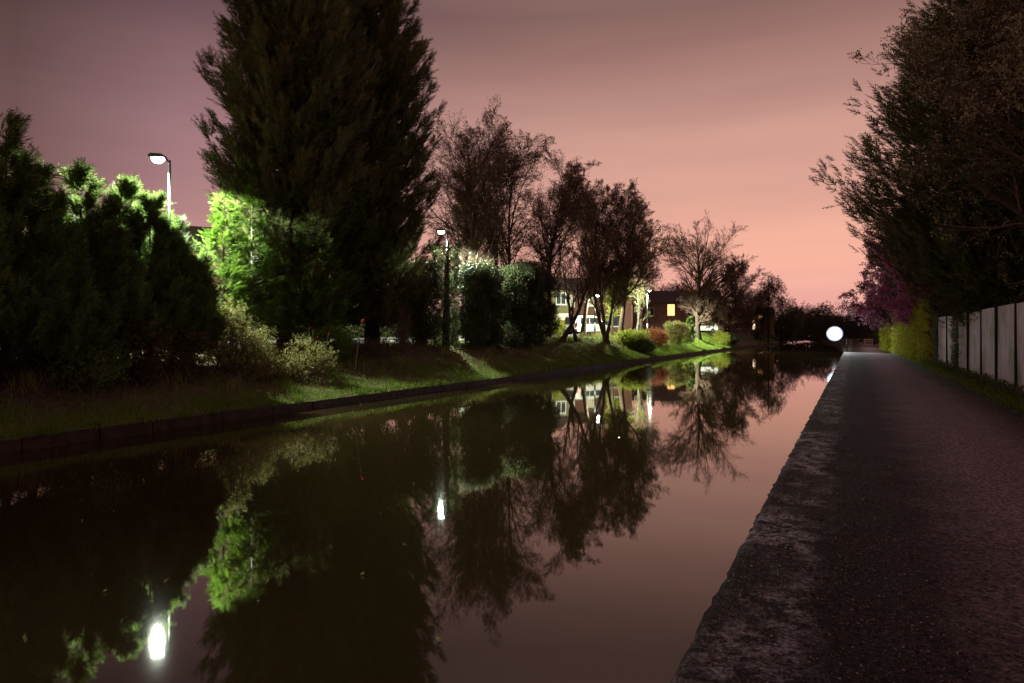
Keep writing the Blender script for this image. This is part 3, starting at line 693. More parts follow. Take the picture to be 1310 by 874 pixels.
leafy('ivy_hedge', X, Y, float(ground_z(X, Y)), ragged(36, .5, 1.15, .2, 3.9, .4, .7, 6, flare=.1), 'narrower ivy mass between the ivy trunk and the big ragged hedge', cat='hedge', n=22000, size=(.14,.28), leaf='darkivy', stems=40, twigs=4, seed=202, hollow=.35)

# clipped ivy hedge blocks and the ivy trunk
Y, D = atX(570, -16.9)
root = empty('ivy_tree', (-16.9, Y, float(ground_z(-16.9, Y))), 'tree trunk wrapped in pale glossy ivy below the second street lamp', 'tree')
g = MB(); g.tube([(0,0,-.1),(.05,0,2),(0,.1,4.0),(.1,.1,5)], [.2,.16,.10,.03], 10); g.build('trunk', M['trunkdark'], root, smooth=True)
rng = np.random.default_rng(55); n = 2600; t = rng.uniform(0, 1, n) ** .9; a = rng.uniform(0, 6.283, n); rr = .22 + .22 * np.abs(np.sin(t * 17 + a)) + .45 * np.clip(t - .6, 0, 1)
pos = np.stack([np.cos(a) * rr, np.sin(a) * rr, t * 4.9], 1); d = np.stack([np.cos(a), np.sin(a), rng.normal(size=n) * .5], 1)
V = stamps(LS, pos, d, rng.uniform(0, 6.28, n), rng.uniform(.16, .3, n)); mesh_np('ivy', V, tri_faces(len(V)), M['ivy'], root)

x, y, z = dX(543, -17.7)
leafy('scrub_tree', x, y, z, ragged(40, .6, .7, .4, 3.7, .35, .6, 51), 'dark scrubby tree filling the gap between the giant conifers and the ivy trunk', cat='tree', n=6500, size=(.14,.26), leaf='darkivy', stems=50, twigs=6, seed=203, hollow=.1)
# ------------------------------------------------------------------ shrubs of the far bank
def sh(px, X, blobs, label, **k):
    x, y, z = dX(px, X); return leafy('shrub', x, y, z, blobs, label, **k)
sh(368, -15.5, ragged(20, .9, 1.6, .1, .75, .2, .42, 11), 'wide olive shrub spilling down the bank below the green conifers', n=2600, size=(.12,.24), leaf='olive', stems=80, twigs=7, seed=1, hollow=.1)
sh(303, -16.0, ragged(16, .45, .6, .3, 1.6, .2, .4, 12), 'tall straggly yellow-green bush in front of the slender conifers', n=1300, size=(.12,.24), leaf='olive', stems=60, twigs=7, seed=2, hollow=.1)
sh(425, -16.2, [(0,0,.6,.7,.6,.55)], 'small feathery green bush dotted with red flowers', n=1100, size=(.14,.3), leaf='conifer_bright', stems=14, seed=3, T=FRS, hollow=.2)
sh(238, -15.7, [(0,0,.7,.9,.8,.7),(-.7,0,.5,.7,.7,.45)], 'brown half-bare bramble bush under the hedge end', n=700, size=(.12,.22), leaf='brownleaf', stems=50, twigs=7, seed=4, hollow=.2)
sh(178, -15.6, [(0,0,.85,.8,.7,.85)], 'pinkish-brown twiggy bush below the nearest lamp pole', n=650, size=(.12,.2), leaf='brownleaf', stems=50, twigs=7, seed=5, hollow=.2, twigm='twigred')
sh(110, -15.5, [(0,0,.55,1.0,.8,.5)], 'low dark bramble clump under the middle of the conifer hedge', n=900, size=(.14,.24), leaf='conifer_hedge', stems=30, twigs=5, seed=6, hollow=.2)
sh(450, -16.6, [(0,0,.35,.9,.5,.4),(1.2,.3,.3,.6,.5,.3)], 'low rusty-leaved scrub at the foot of the giant conifers', n=900, size=(.12,.22), leaf='brownleaf', stems=25, twigs=5, seed=7, hollow=.2)
sh(513, -16.9, [(0,0,1.2,.5,.5,1.0)], 'many-stemmed bare bush between the giant conifer trunks', n=260, size=(.1,.2), leaf='brownleaf', stems=40, twigs=8, seed=8, hollow=.1)
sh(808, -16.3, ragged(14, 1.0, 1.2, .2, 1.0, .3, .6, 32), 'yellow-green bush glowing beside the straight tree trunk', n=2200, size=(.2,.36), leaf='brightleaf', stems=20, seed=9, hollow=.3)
sh(836, -16.6, [(0,0,.7,1.1,1.0,.7),(0,2,.6,.9,.9,.6)], 'red-leaved shrub beside the farthest street lamp', n=1800, size=(.2,.34), leaf='redleaf', stems=20, seed=10, hollow=.3)
sh(866, -16.6, ragged(16, .8, .8, .5, 1.8, .45, .75, 31), 'rounded reddish-green dome shrub on the lawn', n=3000, size=(.22,.36), leaf='olive', stems=14, seed=11, hollow=.6)
sh(822, -15.5, [(0,0,.45,.9,1.4,.5)], 'dark green low shrub on the slope left of the lawn', n=1500, size=(.2,.34), leaf='privet', stems=14, seed=12, hollow=.4)
x, y, z = dX(883, -16.3); conifer('cypress', x, y, z, 3.1, [(0,.3),(.3,.62),(.7,.45),(1,.05)], 'small pointed cypress between the dome shrub and the bare tree', 'conifer', boughs=70, per=24, fs=(.25,.45), m='conifer_bright', seed=61, zb=.08, tr=.04, T=FRS)
sh(921, -16.0, ragged(14, .9, .9, .2, 1.1, .35, .6, 33), 'rounded bush with a lime top near the right end of the lawn', n=2000, size=(.22,.38), leaf='brightleaf', stems=10, seed=13, hollow=.5)
sh(932, -15.7, [(0,0,.6,1.2,1.4,.7)], 'dark rounded bush at the right end of the lawn', n=1700, size=(.22,.38), leaf='farleaf', stems=10, seed=14, hollow=.5)
x, y = at(920, 95); decid('shrub_tree', x, y, float(ground_z(x, y)), 5.0, 'low wide-crowned tree with crooked stems behind the lawn bushes', 'tree', trunk_h=.15, spread=.9, limbs=9, nb=(8,6,5), seed=33, stems=3, leaf='birchleaf', leafn=1, leafsize=.14, r0=.15)
x, y = at(960, 118); decid('shrub_tree', x, y, float(ground_z(x, y)), 6.0, 'slim-stemmed tree in front of the orange-lit porch', 'tree', trunk_h=.25, spread=.7, limbs=8, nb=(8,6,5), seed=34, stems=3, leaf='birchleaf', leafn=1, leafsize=.16, r0=.12)
sh(703, -23.5, [(0,0,.7,1.2,1.0,.8)], 'bright green round garden shrub in front of the painted house wall', n=1500, size=(.2,.34), leaf='brightleaf', stems=8, seed=15, hollow=.6)
sh(716, -24.2, [(0,0,.55,.6,.6,.6)], 'small orange-red shrub beside the house door', n=700, size=(.16,.3), leaf='redleaf', stems=8, seed=16, hollow=.5)
# red flowers on their stems
rng = np.random.default_rng(3)
x, y, z = dX(412, -15.7); root = empty('flower_clump', (x, y, z), 'scatter of red flowers on thin stems above the olive shrub', 'flowers')
P = np.zeros((6,3,3)); P[:,0] = rng.normal(size=(6,3))*[.4,.3,0]; P[:,2] = P[:,0] + np.stack([rng.normal(size=6)*.2, rng.normal(size=6)*.2, rng.uniform(.9,1.6,6)],1); P[:,1] = (P[:,0]+P[:,2])/2 + rng.normal(size=(6,3))*.05
for i in range(6):
    V, F = batch_tubes(P[i:i+1], np.full((1,3), .008), 3); st_ = mesh_np('stem', V, F, M['twig'], root)
    T5 = leafspray_T(5, .5, .6, 1); T5 = T5 - T5.mean((0, 1))[None, None]
    V = stamps([T5 * .8], P[i, 2][None] + np.zeros((1, 3)), rdir(1), rng.uniform(0, 6, 1), np.full(1, .11)); mesh_np('petal', V, tri_faces(len(V)), M['redflower'], st_)

# ------------------------------------------------------------------ far trees closing the view
def fartree(px, D, h, r, label, seed, name='far_tree', n=4200, m='farleaf', leafy_=.75):
    x, y = at(px, D); z = float(ground_z(x, y)) if x < float(bank_x(y)) else PZ
    global rng
    rng = np.random.default_rng(seed + 2000)
    root = empty(name, (x, y, z), label, 'tree', 'far trees closing the canal view')
    g = MB(); g.tube([(0,0,-.2),(0,.1,h*.4),(.1,0,h*.9)], [r*.07, r*.05, .03], 8); g.build('trunk', M['trunkdark'], root, smooth=True)
    nb_ = 18; c_ = rng.normal(size=(nb_, 3)) * [r*.36, r*.36, 0] + [0, 0, 0]; c_[:, 2] = rng.uniform(.14, .86, nb_) * h; rb = r * rng.uniform(.34, .52, nb_) * np.where(c_[:, 2] > h * .7, .72, 1)
    k = rng.integers(0, nb_, n); d = rdir(n); pos = c_[k] + d * rb[k][:, None] * rng.uniform(.5, 1.12, n)[:, None] * [1, 1, 1.25]
    pos[:, 2] = np.clip(pos[:, 2], .3, None)
    V = stamps(LS, pos, d + rng.normal(size=(n,3))*.5, rng.uniform(0,6.28,n), rng.uniform(.5,1.0,n) * r * .15)
    mesh_np('crown', V, tri_faces(len(V)), M[m], root)
    return root
fartree(983, 125, 13.5, 3.2, 'dark tree with a rounded knob top at the right end of the far bank row', 1, n=4200)
fartree(968, 128, 10.5, 3.4, 'dark spreading tree directly left of the knob-topped tree', 2, n=4200)
fartree(1000, 132, 9.5, 3.0, 'dark lower tree directly right of the knob-topped tree', 3, n=3800)
x, y = at(1014, 140); decid('far_bare_tree', x, y, float(ground_z(x, y)), 8.5, 'small bare round tree against the pink sky above the far bank', 'tree', trunk_h=.25, spread=.8, limbs=10, nb=(7,6,4), seed=35)
for i, (px, D, h, r, lb) in enumerate([(1026,165,7.6,5,'first dark mound of trees right of the small bare tree'),(1043,180,8.6,6,'broad dark dome of trees left of the floodlight'),(1060,195,6.5,5.5,'low dark tree mass directly behind the floodlight'),
        (1078,200,6.0,5.5,'low dark tree just right of the floodlight'),(1096,170,6.4,4.5,'dark tree closing the far end of the towpath'),(1108,130,6.2,3.6,'dark tree overhanging the far towpath before the blossom tree'),(1006,150,6.5,4.5,'low dark tree filling below the small bare tree'),
        (940,140,8.0,5,'dark tree behind the low roofs right of the bare tree'),(905,135,7.5,5,'dark tree mass behind the bare round tree'),(860,120,8.0,5,'dark tree behind the house with the orange window'),(760,110,9,5.5,'dark tree behind the brick houses')]):
    fartree(px, D, h, r, lb, 10+i, n=4600)

# ------------------------------------------------------------------ houses
def house(px, D, label, w, d, h, rz, wallm='brick', roofh=2.0, win=(), door=None, wm='glass', gable_front=False):
    x, y = at(px, D); z = float(plateau(y)); root = empty('house', (x, y, z), label, 'house', rz=rz)
    g = MB(); g.box(-w/2, w/2, 0, d, -.3, h); g.build('wall', M[wallm], root)
    g = MB()
    if gable_front: g.prism([(-w/2-.3, h), (w/2+.3, h), (0, h+roofh)], -.35, d+.3, axis='y')
    else: g.prism([(-.4, h), (d+.4, h), (d/2, h+roofh)], -w/2-.3, w/2+.3, axis='x')
    r = g.build('roof', M['roof'], root); r.location = (0,0,.003)
    g = MB(); g.box(-w*.3, -w*.3+.7, d*.5-.3, d*.5+.3, h+roofh*.4, h+roofh+.8); g.build('chimney', M['brick'], r)
    for (cx, cz, ww, hh, gm) in win:
        f = MB(); t = .07
        f.box(cx-ww/2-t, cx+ww/2+t, -.05, .0-.003, cz-t, cz); f.box(cx-ww/2-t, cx+ww/2+t, -.05, -.003, cz+hh, cz+hh+t)
        f.box(cx-ww/2-t, cx-ww/2, -.05, -.003, cz, cz+hh); f.box(cx+ww/2, cx+ww/2+t, -.05, -.003, cz, cz+hh); f.box(cx-.03, cx+.03, -.045, -.003, cz, cz+hh)
        wi = f.build('window', M['whitep'], root)
        p = MB(); p.box(cx-ww/2, cx-.03, -.02, -.003, cz, cz+hh); p.box(cx+.03, cx+ww/2, -.02, -.003, cz, cz+hh); p.build('pane', M[gm], wi)
        s = MB(); s.box(cx-ww/2-.12, cx+ww/2+.12, -.14, -.004, cz-t-.07, cz-t-.002); s.build('sill', M['whitep'], wi)
    if door is not None:
        cx, gm = door; p = MB(); p.box(cx-.45, cx+.45, -.05, -.003, 0, 2.05); dd = p.build('door', M[gm], root)
        p = MB(); p.box(cx+.3, cx+.34, -.1, -.052, .95, 1.1); p.build('handle', M['darkmetal'], dd)
    return root
house(676, 73, 'painted olive-walled house with a white upper window behind the clipped hedge', 9, 7, 4.9, R_(38), 'render', 1.6,
      [(3.6,3.3,1.0,1.15,'glass'),(3.6,.9,1.5,1.3,'litdim'),(.5,3.3,1.2,1.15,'glass'),(.5,.9,1.6,1.3,'glass')], (2.1,'whitep'))
house(748, 80, 'brown brick terraced house with dark cladding behind the white car', 11, 7, 5.0, R_(24), 'brickdk', 1.8,
      [(-4.2,3.3,1.2,1.1,'glass'),(-1.6,3.2,.8,1.3,'litdim'),(.6,3.3,1.0,1.1,'litdim'),(3.4,3.3,1.3,1.1,'glass'),(-3.6,.9,1.8,1.2,'glass'),(3.2,.9,1.8,1.2,'glass')], (.4,'whitep'))
house(868, 112, 'dark house with one orange-lit upper window behind the dome shrub', 14, 8, 5.0, R_(20), 'brickdk', 2.2,
      [(-1.2,2.9,1.1,1.8,'litwin'),(-4.6,2.9,1.2,1.2,'glass'),(4.6,2.9,1.2,1.2,'glass'),(2,2.9,1.2,1.2,'glass'),(4.2,.9,1.8,1.2,'glass')], (1.6,'black'))
house(962, 132, 'low brick house with a glowing orange porch at the end of the far bank', 8, 7, 3.3, R_(12), 'brick', 1.8,
      [(.6,.75,.9,1.7,'litdoor'),(1.3,2.75,1.4,.8,'litwin'),(-2.4,.9,1.4,1.1,'glass')], None)
x, y = at(240, 37)
house(215, 37, 'brick house glimpsed across the road through the gaps of the left hedge', 12, 8, 5.0, R_(55), 'brick', 2.0,
      [(-3.5,.9,1.8,1.3,'litdim'),(3.5,.9,1.8,1.3,'glass'),(-3.5,3.3,1.4,1.2,'glass'),(3.5,3.3,1.4,1.2,'glass')], (0,'whitep'))
house(430, 84, 'brick house glimpsed beneath the giant conifers', 13, 8, 5.0, R_(50), 'brick', 2.0,
      [(-3.5,.9,1.8,1.3,'glass'),(3.5,.9,1.8,1.3,'litdim'),(-3.5,3.3,1.4,1.2,'glass'),(3.5,3.3,1.4,1.2,'glass')], (0,'whitep'))
# garden hedge behind road to close the gaps below the conifers
Y, D = atX(330, -29); hedge_box('garden_hedge', -29.5, Y - 6, float(plateau(Y)), 1.2, 56, 1.9, 'low garden hedge across the road seen beneath the conifers', 'privet', 16000, (.25,.45), seed=5)

# ------------------------------------------------------------------ cars
def car(px, D, label, paint, L_=4.2, Wd=1.75, Hh=1.6, rz=0, van=True):
    x, y = at(px, D); z = float(plateau(y)) + .035; root = empty('parked_car', (x, y, z), label, 'car', 'cars parked on the far bank road', rz=rz)
    # local: +y front, -y rear
    prof = [(-L_/2,.32),(-L_/2-.03,.6),(-L_/2+.02,.95),(-L_/2+.16,Hh-.12),(-L_/2+.4,Hh),(L_*.10,Hh),(L_*.20,Hh-.10),(L_*.36,1.0),(L_*.48,.85),(L_/2,.6),(L_/2,.32)] if van else \
           [(-L_/2,.32),(-L_/2-.03,.6),(-L_/2+.03,.9),(-L_/2+.5,Hh-.08),(-L_/2+1.0,Hh),(L_*.06,Hh),(L_*.16,Hh-.08),(L_*.32,.92),(L_*.47,.78),(L_/2,.58),(L_/2,.32)]
    # body: loft across width with tumblehome
    V = []; n = len(prof); secs = [(-Wd/2+.0, .0), (-Wd/2+.0, 1), (0, 2)]
    g = MB()
    for s in (-1, 1):
        pass
    rows = []
    for xf in (-1, -.93, -.6, 0, .6, .93, 1):
        row = []
        for (a, zq) in prof:
            k = max(0, (zq - .9) / (Hh - .9)); wd = Wd/2 * (1 - .16 * k)
            zq2 = zq - (.05 if abs(xf) == 1 and zq > .9 else 0) ; aa = a * (1 - .02 * (abs(xf) > .9))
            row.append((xf * wd, aa, zq2))
        rows.append(row)
    for r_ in rows: V += r_
    F = [(i*n+k, i*n+(k+1)%n, (i+1)*n+(k+1)%n, (i+1)*n+k) for i in range(6) for k in range(n)] + [tuple(range(n)), tuple(6*n+k for k in range(n))]
    g.add(V, F); g.build('body', M[paint], root, bevel=.03)
    g = MB(); e = .012
    zt = Hh - .16; zb_ = 1.0
    g.add([(-Wd*.36, -L_/2+.02+.0-.02, zb_), (Wd*.36, -L_/2, zb_), (Wd*.33, -L_/2+.13, zt), (-Wd*.33, -L_/2+.13, zt)], [(0,1,2,3)])
    q = g.build('rear_window', M['glass'], root); q.location = (0, -.03 if van else .0, .01)
    if not van: q.location = (0, .02, .03)
    for s in (-1, 1):
        g = MB(); k1 = (zb_-.9)/(Hh-.9); w1 = Wd/2*(1-.16*k1)+e; k2 = (zt-.9)/(Hh-.9); w2 = Wd/2*(1-.16*k2)+e
        ys_ = [(-L_*.40, -L_*.36, -.12*L_, -.12*L_), (-.10*L_, -.10*L_, L_*.20, L_*.33)]
        for (ya, yb, yc, yd) in ys_:
            P4 = [(s*w1, ya, zb_), (s*w2, yb, zt-.04), (s*w2, yc, zt-.04), (s*w1, yd, zb_)]
            g.add(P4 + [(p[0]-s*.02, p[1], p[2]) for p in P4], [(0,1,2,3),(7,6,5,4),(0,4,5,1),(1,5,6,2),(2,6,7,3),(3,7,4,0)])
        g.build('side_window', M['glass'], root)
        g = MB(); g.box(s*Wd*.47-.07, s*Wd*.47+.07, -L_/2-.07, -L_/2+.05, .78, 1.12 if van else .9); g.build('tail_light', M['tail'], root, bevel=.01)
        for yy in (-L_*.31, L_*.32):
            g = MB(); g.tube([(s*(Wd/2-.19), yy, .31), (s*(Wd/2+.01), yy, .31)], .31, 20); t = g.build('wheel', M['tyre'], root, bevel=.01)
            g = MB(); g.tube([(s*(Wd/2+.011), yy, .31), (s*(Wd/2+.02), yy, .31)], [.2,.18], 16); g.build('rim', M['metal'], t)
    g = MB(); g.box(-.26, .26, -L_/2-.06, -L_/2-.02, .62, .73); g.build('number_plate', M['plate'], root)
    g = MB(); g.box(-Wd*.47, Wd*.47, -L_/2-.10, -L_/2+.05, .30, .52); g.box(-Wd*.47, Wd*.47, L_/2-.05, L_/2+.08, .30, .5); g.build('bumper', M['black'], root, bevel=.02)
    return root
car(750, 62, 'white people carrier with red tail lights parked behind the leaning trees', 'carw', 4.3, 1.8, 1.75, R_(-22))
car(906, 96, 'white hatchback parked behind the bare tree on the lawn', 'carw', 4.0, 1.72, 1.45, R_(70), van=False)
car(722, 74, 'dark red car parked beyond the white people carrier', 'carr', 4.1, 1.72, 1.45, R_(60), van=False)

# ------------------------------------------------------------------ right side: fence, hedge, trees
FX = 3.72
m = bpy.data.materials.new('fence_panel'); m.use_nodes = True; nt = m.node_tree; b = nt.nodes['Principled BSDF']
tc = N(nt, 'ShaderNodeTexCoord'); mp = N(nt, 'ShaderNodeMapping'); mp.inputs['Scale'].default_value = (1, 5, .7); L(nt, tc.outputs['Object'], mp.inputs[0])
n1 = N(nt, 'ShaderNodeTexNoise', i_Scale=2.2, i_Detail=6.0, i_Roughness=.7); L(nt, mp.outputs[0], n1.inputs[0])
n2 = N(nt, 'ShaderNodeTexNoise', i_Scale=.8, i_Detail=4.0); L(nt, tc.outputs['Object'], n2.inputs[0])
c = ramp(nt, n1.outputs[0], [(.28, (.16,.15,.15)), (.42, (.46,.42,.46)), (.58, (.62,.57,.62)), (.78, (.78,.72,.76))])
c = mixc(nt, ramp(nt, n2.outputs[0], [(.52, (0,)*3), (.66, (.75,)*3)]), c, (.26,.27,.12))
L(nt, c, b.inputs['Base Color']); b.inputs['Roughness'].default_value = .75; b.inputs['Specular IOR Level'].default_value = .26
bp = N(nt, 'ShaderNodeBump', i_Strength=.3, i_Distance=.02); L(nt, n1.outputs[0], bp.inputs['Height']); L(nt, bp.outputs[0], b.inputs['Normal'])
mfence = m
root = empty('panel_fence', (FX, 20, PZ), 'tall weathered grey panel fence with dark posts beside the towpath', 'fence')
py_ = [-1.0, 2.0, 5.0, 8.0, 10.7, 13.2, 15.9, 18.6, 21.2, 23.9, 26.5, 29.4, 32.2, 35.6, 39.4]
for i in range(len(py_)):
    y = py_[i] - 20; h = 2.42 + random.uniform(-.05, .05)
    g = MB(); g.box(-.07, .07, y-.055, y+.055, -.2, h + .06); g.box(-.055, .055, y-.04, y+.04, h+.06, h+.10, top=(.03,.02)); p = g.build('post', M['fencepost'], root)
    p.rotation_euler = (random.uniform(-.01, .01), random.uniform(-.004, .004), 0)
    if i + 1 < len(py_):
        y2 = py_[i+1] - 20; g = MB(); k = 14; ho = random.uniform(-.05, .05)
        # shallow trapezoid ribbed sheet
        a, b2 = y + .06, y2 - .06; st = (b2 - a) / k; pr = []
        for j in range(k):
            y0_ = a + j * st; pr += [(0, y0_), (0, y0_ + st*.62), (.022, y0_ + st*.72), (.022, y0_ + st*.92)]
        pr.append((0, b2)); h1 = 2.36 + ho; V = []; nn = len(pr)
        for (dx, yy) in pr: V += [(dx, yy, -.05), (dx, yy, h1), (dx + .03, yy, -.05), (dx + .03, yy, h1)]
        F = []
        for j in range(nn - 1):
            q = j * 4; F += [(q, q+4, q+5, q+1), (q+2, q+3, q+7, q+6), (q+1, q+5, q+7, q+3)]
        F += [(0,1,3,2), ((nn-1)*4, (nn-1)*4+2, (nn-1)*4+3, (nn-1)*4+1)]
        g.add(V, F); pl = g.build('panel', mfence, root); pl.location = (-.03 + random.uniform(0, .02), 0, 0); pl.rotation_euler = (0, random.uniform(-.012, .012), 0)
# ivy creeping on the fence
rng = np.random.default_rng(77)
root = empty('ivy', (FX - .08, 31.0, PZ), 'strands of ivy hanging down one fence panel near the hedge', 'plant')
n = 900; s = rng.integers(0, 5, n); yy = np.array([0, .35, .8, 7.3, 7.9])[s] + rng.normal(size=n)*.12; zq = rng.uniform(0, 2.5, n)
pos = np.stack([-.02 - rng.uniform(0, .08, n), yy + .15*np.sin(zq*3+s), zq], 1)
V = stamps(LS, pos, np.tile([-1., 0, -.3], (n, 1)) + rng.normal(size=(n, 3))*.5, rng.uniform(0,6.28,n), rng.uniform(.12,.22,n)); mesh_np('foliage', V, tri_faces(len(V)), M['ivy'], root)

hedge_box('yellow_hedge', 3.95, 59.3, PZ, 1.9, 38, 3.35, 'tall clipped yellow-green hedge following on from the fence', 'yellowhedge', 34000, (.2,.36), rz=.024, seed=7, lump=.09, rnd=.12)
x, y = 4.1, 40.4
decid('hedge_end_bush', x, y, PZ, 3.7, 'bare brown bush filling the gap between fence and yellow hedge', 'shrub', trunk_h=.05, spread=.5, limbs=12, nb=(7,6,5), seed=41, stems=5, r0=.05, twigm='twigred', leaf='brownleaf', leafn=2, leafsize=.1, trop=.15)

conifer('conifer_tree', 6.8, 29.0, PZ+.3, 19.5, [(0,.6),(.13,1.8),(.22,5.5),(.3,7.4),(.42,7.7),(.58,6.0),(.7,4.8),(.85,2.8),(1,.1)], 'huge dark conifer leaning over the towpath behind the grey fence', 'conifer', boughs=560, per=74, fs=(.5,1.0), m='conifer', seed=70, zb=.12, tr=.38, rise=.6)
decid('overhanging_tree', 5.0, 20.5, PZ+.2, 13.5, 'twiggy tree with sparse new leaves reaching over the towpath', 'tree', trunk_h=.22, spread=.85, limbs=26, nb=(9,8,7), seed=71, leaf='paleleaf', leafn=2, leafsize=.085, r0=.2, trop=.01, shape=(.50,.45,.5))
decid('overhanging_tree', 5.6, 13.5, PZ+.2, 14.0, 'olive-leaved tree right behind the nearest fence panels', 'tree', trunk_h=.2, spread=.8, limbs=26, nb=(9,8,7), seed=72, leaf='paleleaf', leafn=3, leafsize=.075, r0=.2, trop=.01, shape=(.42,.5,.5))
conifer('conifer_tree', 10.5, 20.0, PZ+.4, 18, [(0,3.6),(.13,5),(.3,5.6),(.5,5.2),(.7,3.8),(.85,2.2),(1,.1)], 'dark conifer at the right edge behind the olive-leaved tree', 'conifer', boughs=330, per=46, fs=(.6,1.15), m='conifer', seed=73, zb=.1, tr=.3, rise=.4)
conifer('conifer_tree', 10.0, 39.0, PZ+.4, 15, [(0,3.4),(.15,4.6),(.35,4.9),(.6,3.8),(.85,2),(1,.1)], 'dark conifer between the huge conifer and the pink blossom tree', 'conifer', boughs=230, per=40, fs=(.6,1.15), m='conifer', seed=74, zb=.08, tr=.3, rise=.4)
leafy('shrub', 5.6, 24, PZ+.1, [(0,-6,1.6,1.3,4,1.6),(0,0,1.8,1.3,4,1.7),(0,7,1.9,1.3,5,1.8),(.8,13,2,1.5,3,1.8)], 'dark overgrown shrub row showing above the fence panels', n=9000, size=(.2,.36), leaf='privet', stems=40, seed=75, hollow=.5)
decid('blossom_tree', 4.6, 50, PZ+.1, 9.4, 'purple-pink blossom tree hanging over the yellow hedge', 'tree', trunk_h=.2, spread=.85, limbs=22, nb=(9,7,5), seed=76, leaf='blossom', leafn=5, leafsize=.17, r0=.2, trop=.01, shape=(.52,.5,.5))
decid('blossom_tree', 3.5, 62, PZ+.1, 8.8, 'dark purple-leaved tree with ragged branch tips against the sunset glow', 'tree', trunk_h=.2, spread=.85, limbs=20, nb=(8,7,5), seed=77, leaf='purpleleaf', leafn=4, leafsize=.18, r0=.18, trop=.01, shape=(.55,.5,.5))
for i, (x, y, h, r, lb) in enumerate([(6.5,66,9.5,4,'dark tree behind the purple-leaved tree'),(6,80,7.5,3.6,'dark tree on the right of the far towpath'),(5,96,7.0,3.4,'smaller dark tree farther along the right of the towpath'),(4,116,6.5,3.4,'last dark tree on the right of the towpath')]):
    # reuse the far tree builder by world position
    D = -SA * x + CA * y; u = (CA * x + SA * y) / D
    fartree(655 + u * FPX, D, h, r, lb, 40 + i, n=3600)
# white barrier beside the far towpath
x, y = at(1111, 88)
root = empty('barrier', (x, y, PZ), 'small white barrier with an orange top beside the far towpath', 'barrier')
g = MB(); g.box(-.5,-.42,-.04,.04,0,.95); g.box(.42,.5,-.04,.04,0,.95); g.build('post', M['whitep'], root)
g = MB(); g.box(-.42,.42,-.025,.025,.2,.32); g.box(-.42,.42,-.025,.025,.5,.62); g.build('rail', M['whitep'], root)
g = MB(); g.box(-.42,.42,-.03,.03,.72,.95); g.build('reflector', mat('orange_reflector', (.8,.2,.05), .4), root)

# ------------------------------------------------------------------ ground cover
rng = np.random.default_rng(11)
def blades(name, x, y, z, h, wdt, m, label):
    n = len(x); a = rng.uniform(0, 2*pi, n); ln = rng.uniform(.1, .7, n) * h
    bx, by = np.cos(a) * wdt, np.sin(a) * wdt; la = rng.uniform(0, 2*pi, n)
    V = np.zeros((n, 3, 3)); V[:, 0] = np.stack([x - bx, y - by, z - .01], 1); V[:, 1] = np.stack([x + bx, y + by, z - .01], 1)
    V[:, 2] = np.stack([x + np.cos(la) * ln, y + np.sin(la) * ln, z + h], 1)
    o = mesh_np(name, V, tri_faces(3 * n), m); tag(o, label, 'grass', kind='stuff'); return o
n = 260000
y = 4 + 100 * rng.random(n) ** 1.5; t = rng.uniform(.02, 5.2, n); x = bank_x(y) - t
den = np.interp(t, [0, .3, 1.5, 2.3, 5.2], [.7, 1, .8, .3, .14]); lawn = np.clip((y - 52) / 8, 0, 1); den = np.maximum(den, lawn)
den = den * np.interp(y, [9, 15, 45], [.5, .95, 1]); clump = .5 + .5 * np.sin(x * 2.3 + y * 1.1) * np.sin(y * 1.9 - x * .7)
q = rng.random(n) < den * np.maximum(.35 + .65 * clump, lawn); x, y, t = x[q], y[q], t[q]
dist = np.hypot(x, y); h = rng.uniform(.04, .12, len(x)) * (1 + .9 * (np.sin(x*1.3+y*2.7) > .75)); wd = .004 + dist * .00035
blades('grass', x, y, ground_z(x, y), h, wd, M['grass'], 'short green grass covering the far canal bank')
n = 60000
y = 3 + 60 * rng.random(n) ** 1.4; x = FX - .06 - np.abs(rng.normal(size=n)) * .26
h = rng.uniform(.05, .26, n) * np.exp(-(FX - x) * 1.6)
blades('verge_weeds', x, y, path_z(x, y), h, .006 + y * .0003, M['grass'], 'dark weeds and grass along the foot of the fence')
n = 1600; y = 8 + 52 * rng.random(n); x = FX - .1 - np.abs(rng.normal(size=n)) * .18
V = stamps(LS, np.stack([x, y, path_z(x, y) + rng.uniform(0, .22, n)], 1), rdir(n) * [1,1,.4] + [0,0,.5], rng.uniform(0,6.28,n), rng.uniform(.14,.3,n))
tag(mesh_np('verge_plants', V, tri_faces(len(V)), M['privet']), 'low leafy weeds growing against the fence and hedge foot', 'weeds', kind='stuff')
# gravel grit, dead leaves on the towpath
n = 40000; y = 1.2 + 9 * rng.random(n) ** 1.5; x = rng.uniform(EX + .02, 3.6, n)
q = rng.random(n) < np.interp(x, [-.77, -.1, .9, 1.3, 2.8, 3.6], [1, .9, .8, .35, .4, 1]); x, y = x[q], y[q]; n = len(x)
s = rng.uniform(.002, .005, n) * np.where(rng.random(n) < .08, 2.2, 1)
T = np.array([[(1,0,0),(0,1,0),(0,0,.8)],[(0,1,0),(-1,0,0),(0,0,.8)],[(-1,0,0),(0,-1,0),(0,0,.8)],[(0,-1,0),(1,0,0),(0,0,.8)]], float)
V = stamp(T, np.stack([x, y, path_z(x, y)], 1), np.stack([np.cos(x*999), np.sin(x*999), rng.normal(size=n)*.1], 1), np.zeros(n), s)
mgrit = leafmat('grit', (.03,.022,.02), (.20,.155,.155), 0, 30)
tag(mesh_np('gravel', V, tri_faces(len(V)), mgrit), 'small loose stones and grit scattered on the towpath', 'gravel', kind='stuff')
n = 3800; y = 1.5 + 20 * rng.random(n) ** 1.3; side = rng.random(n); x = np.where(side < .55, EX + .05 + np.abs(rng.normal(size=n)) * .5, 3.5 - np.abs(rng.normal(size=n)) * .5)
T = leafspray_T(1, .6, 1.0, 3); 
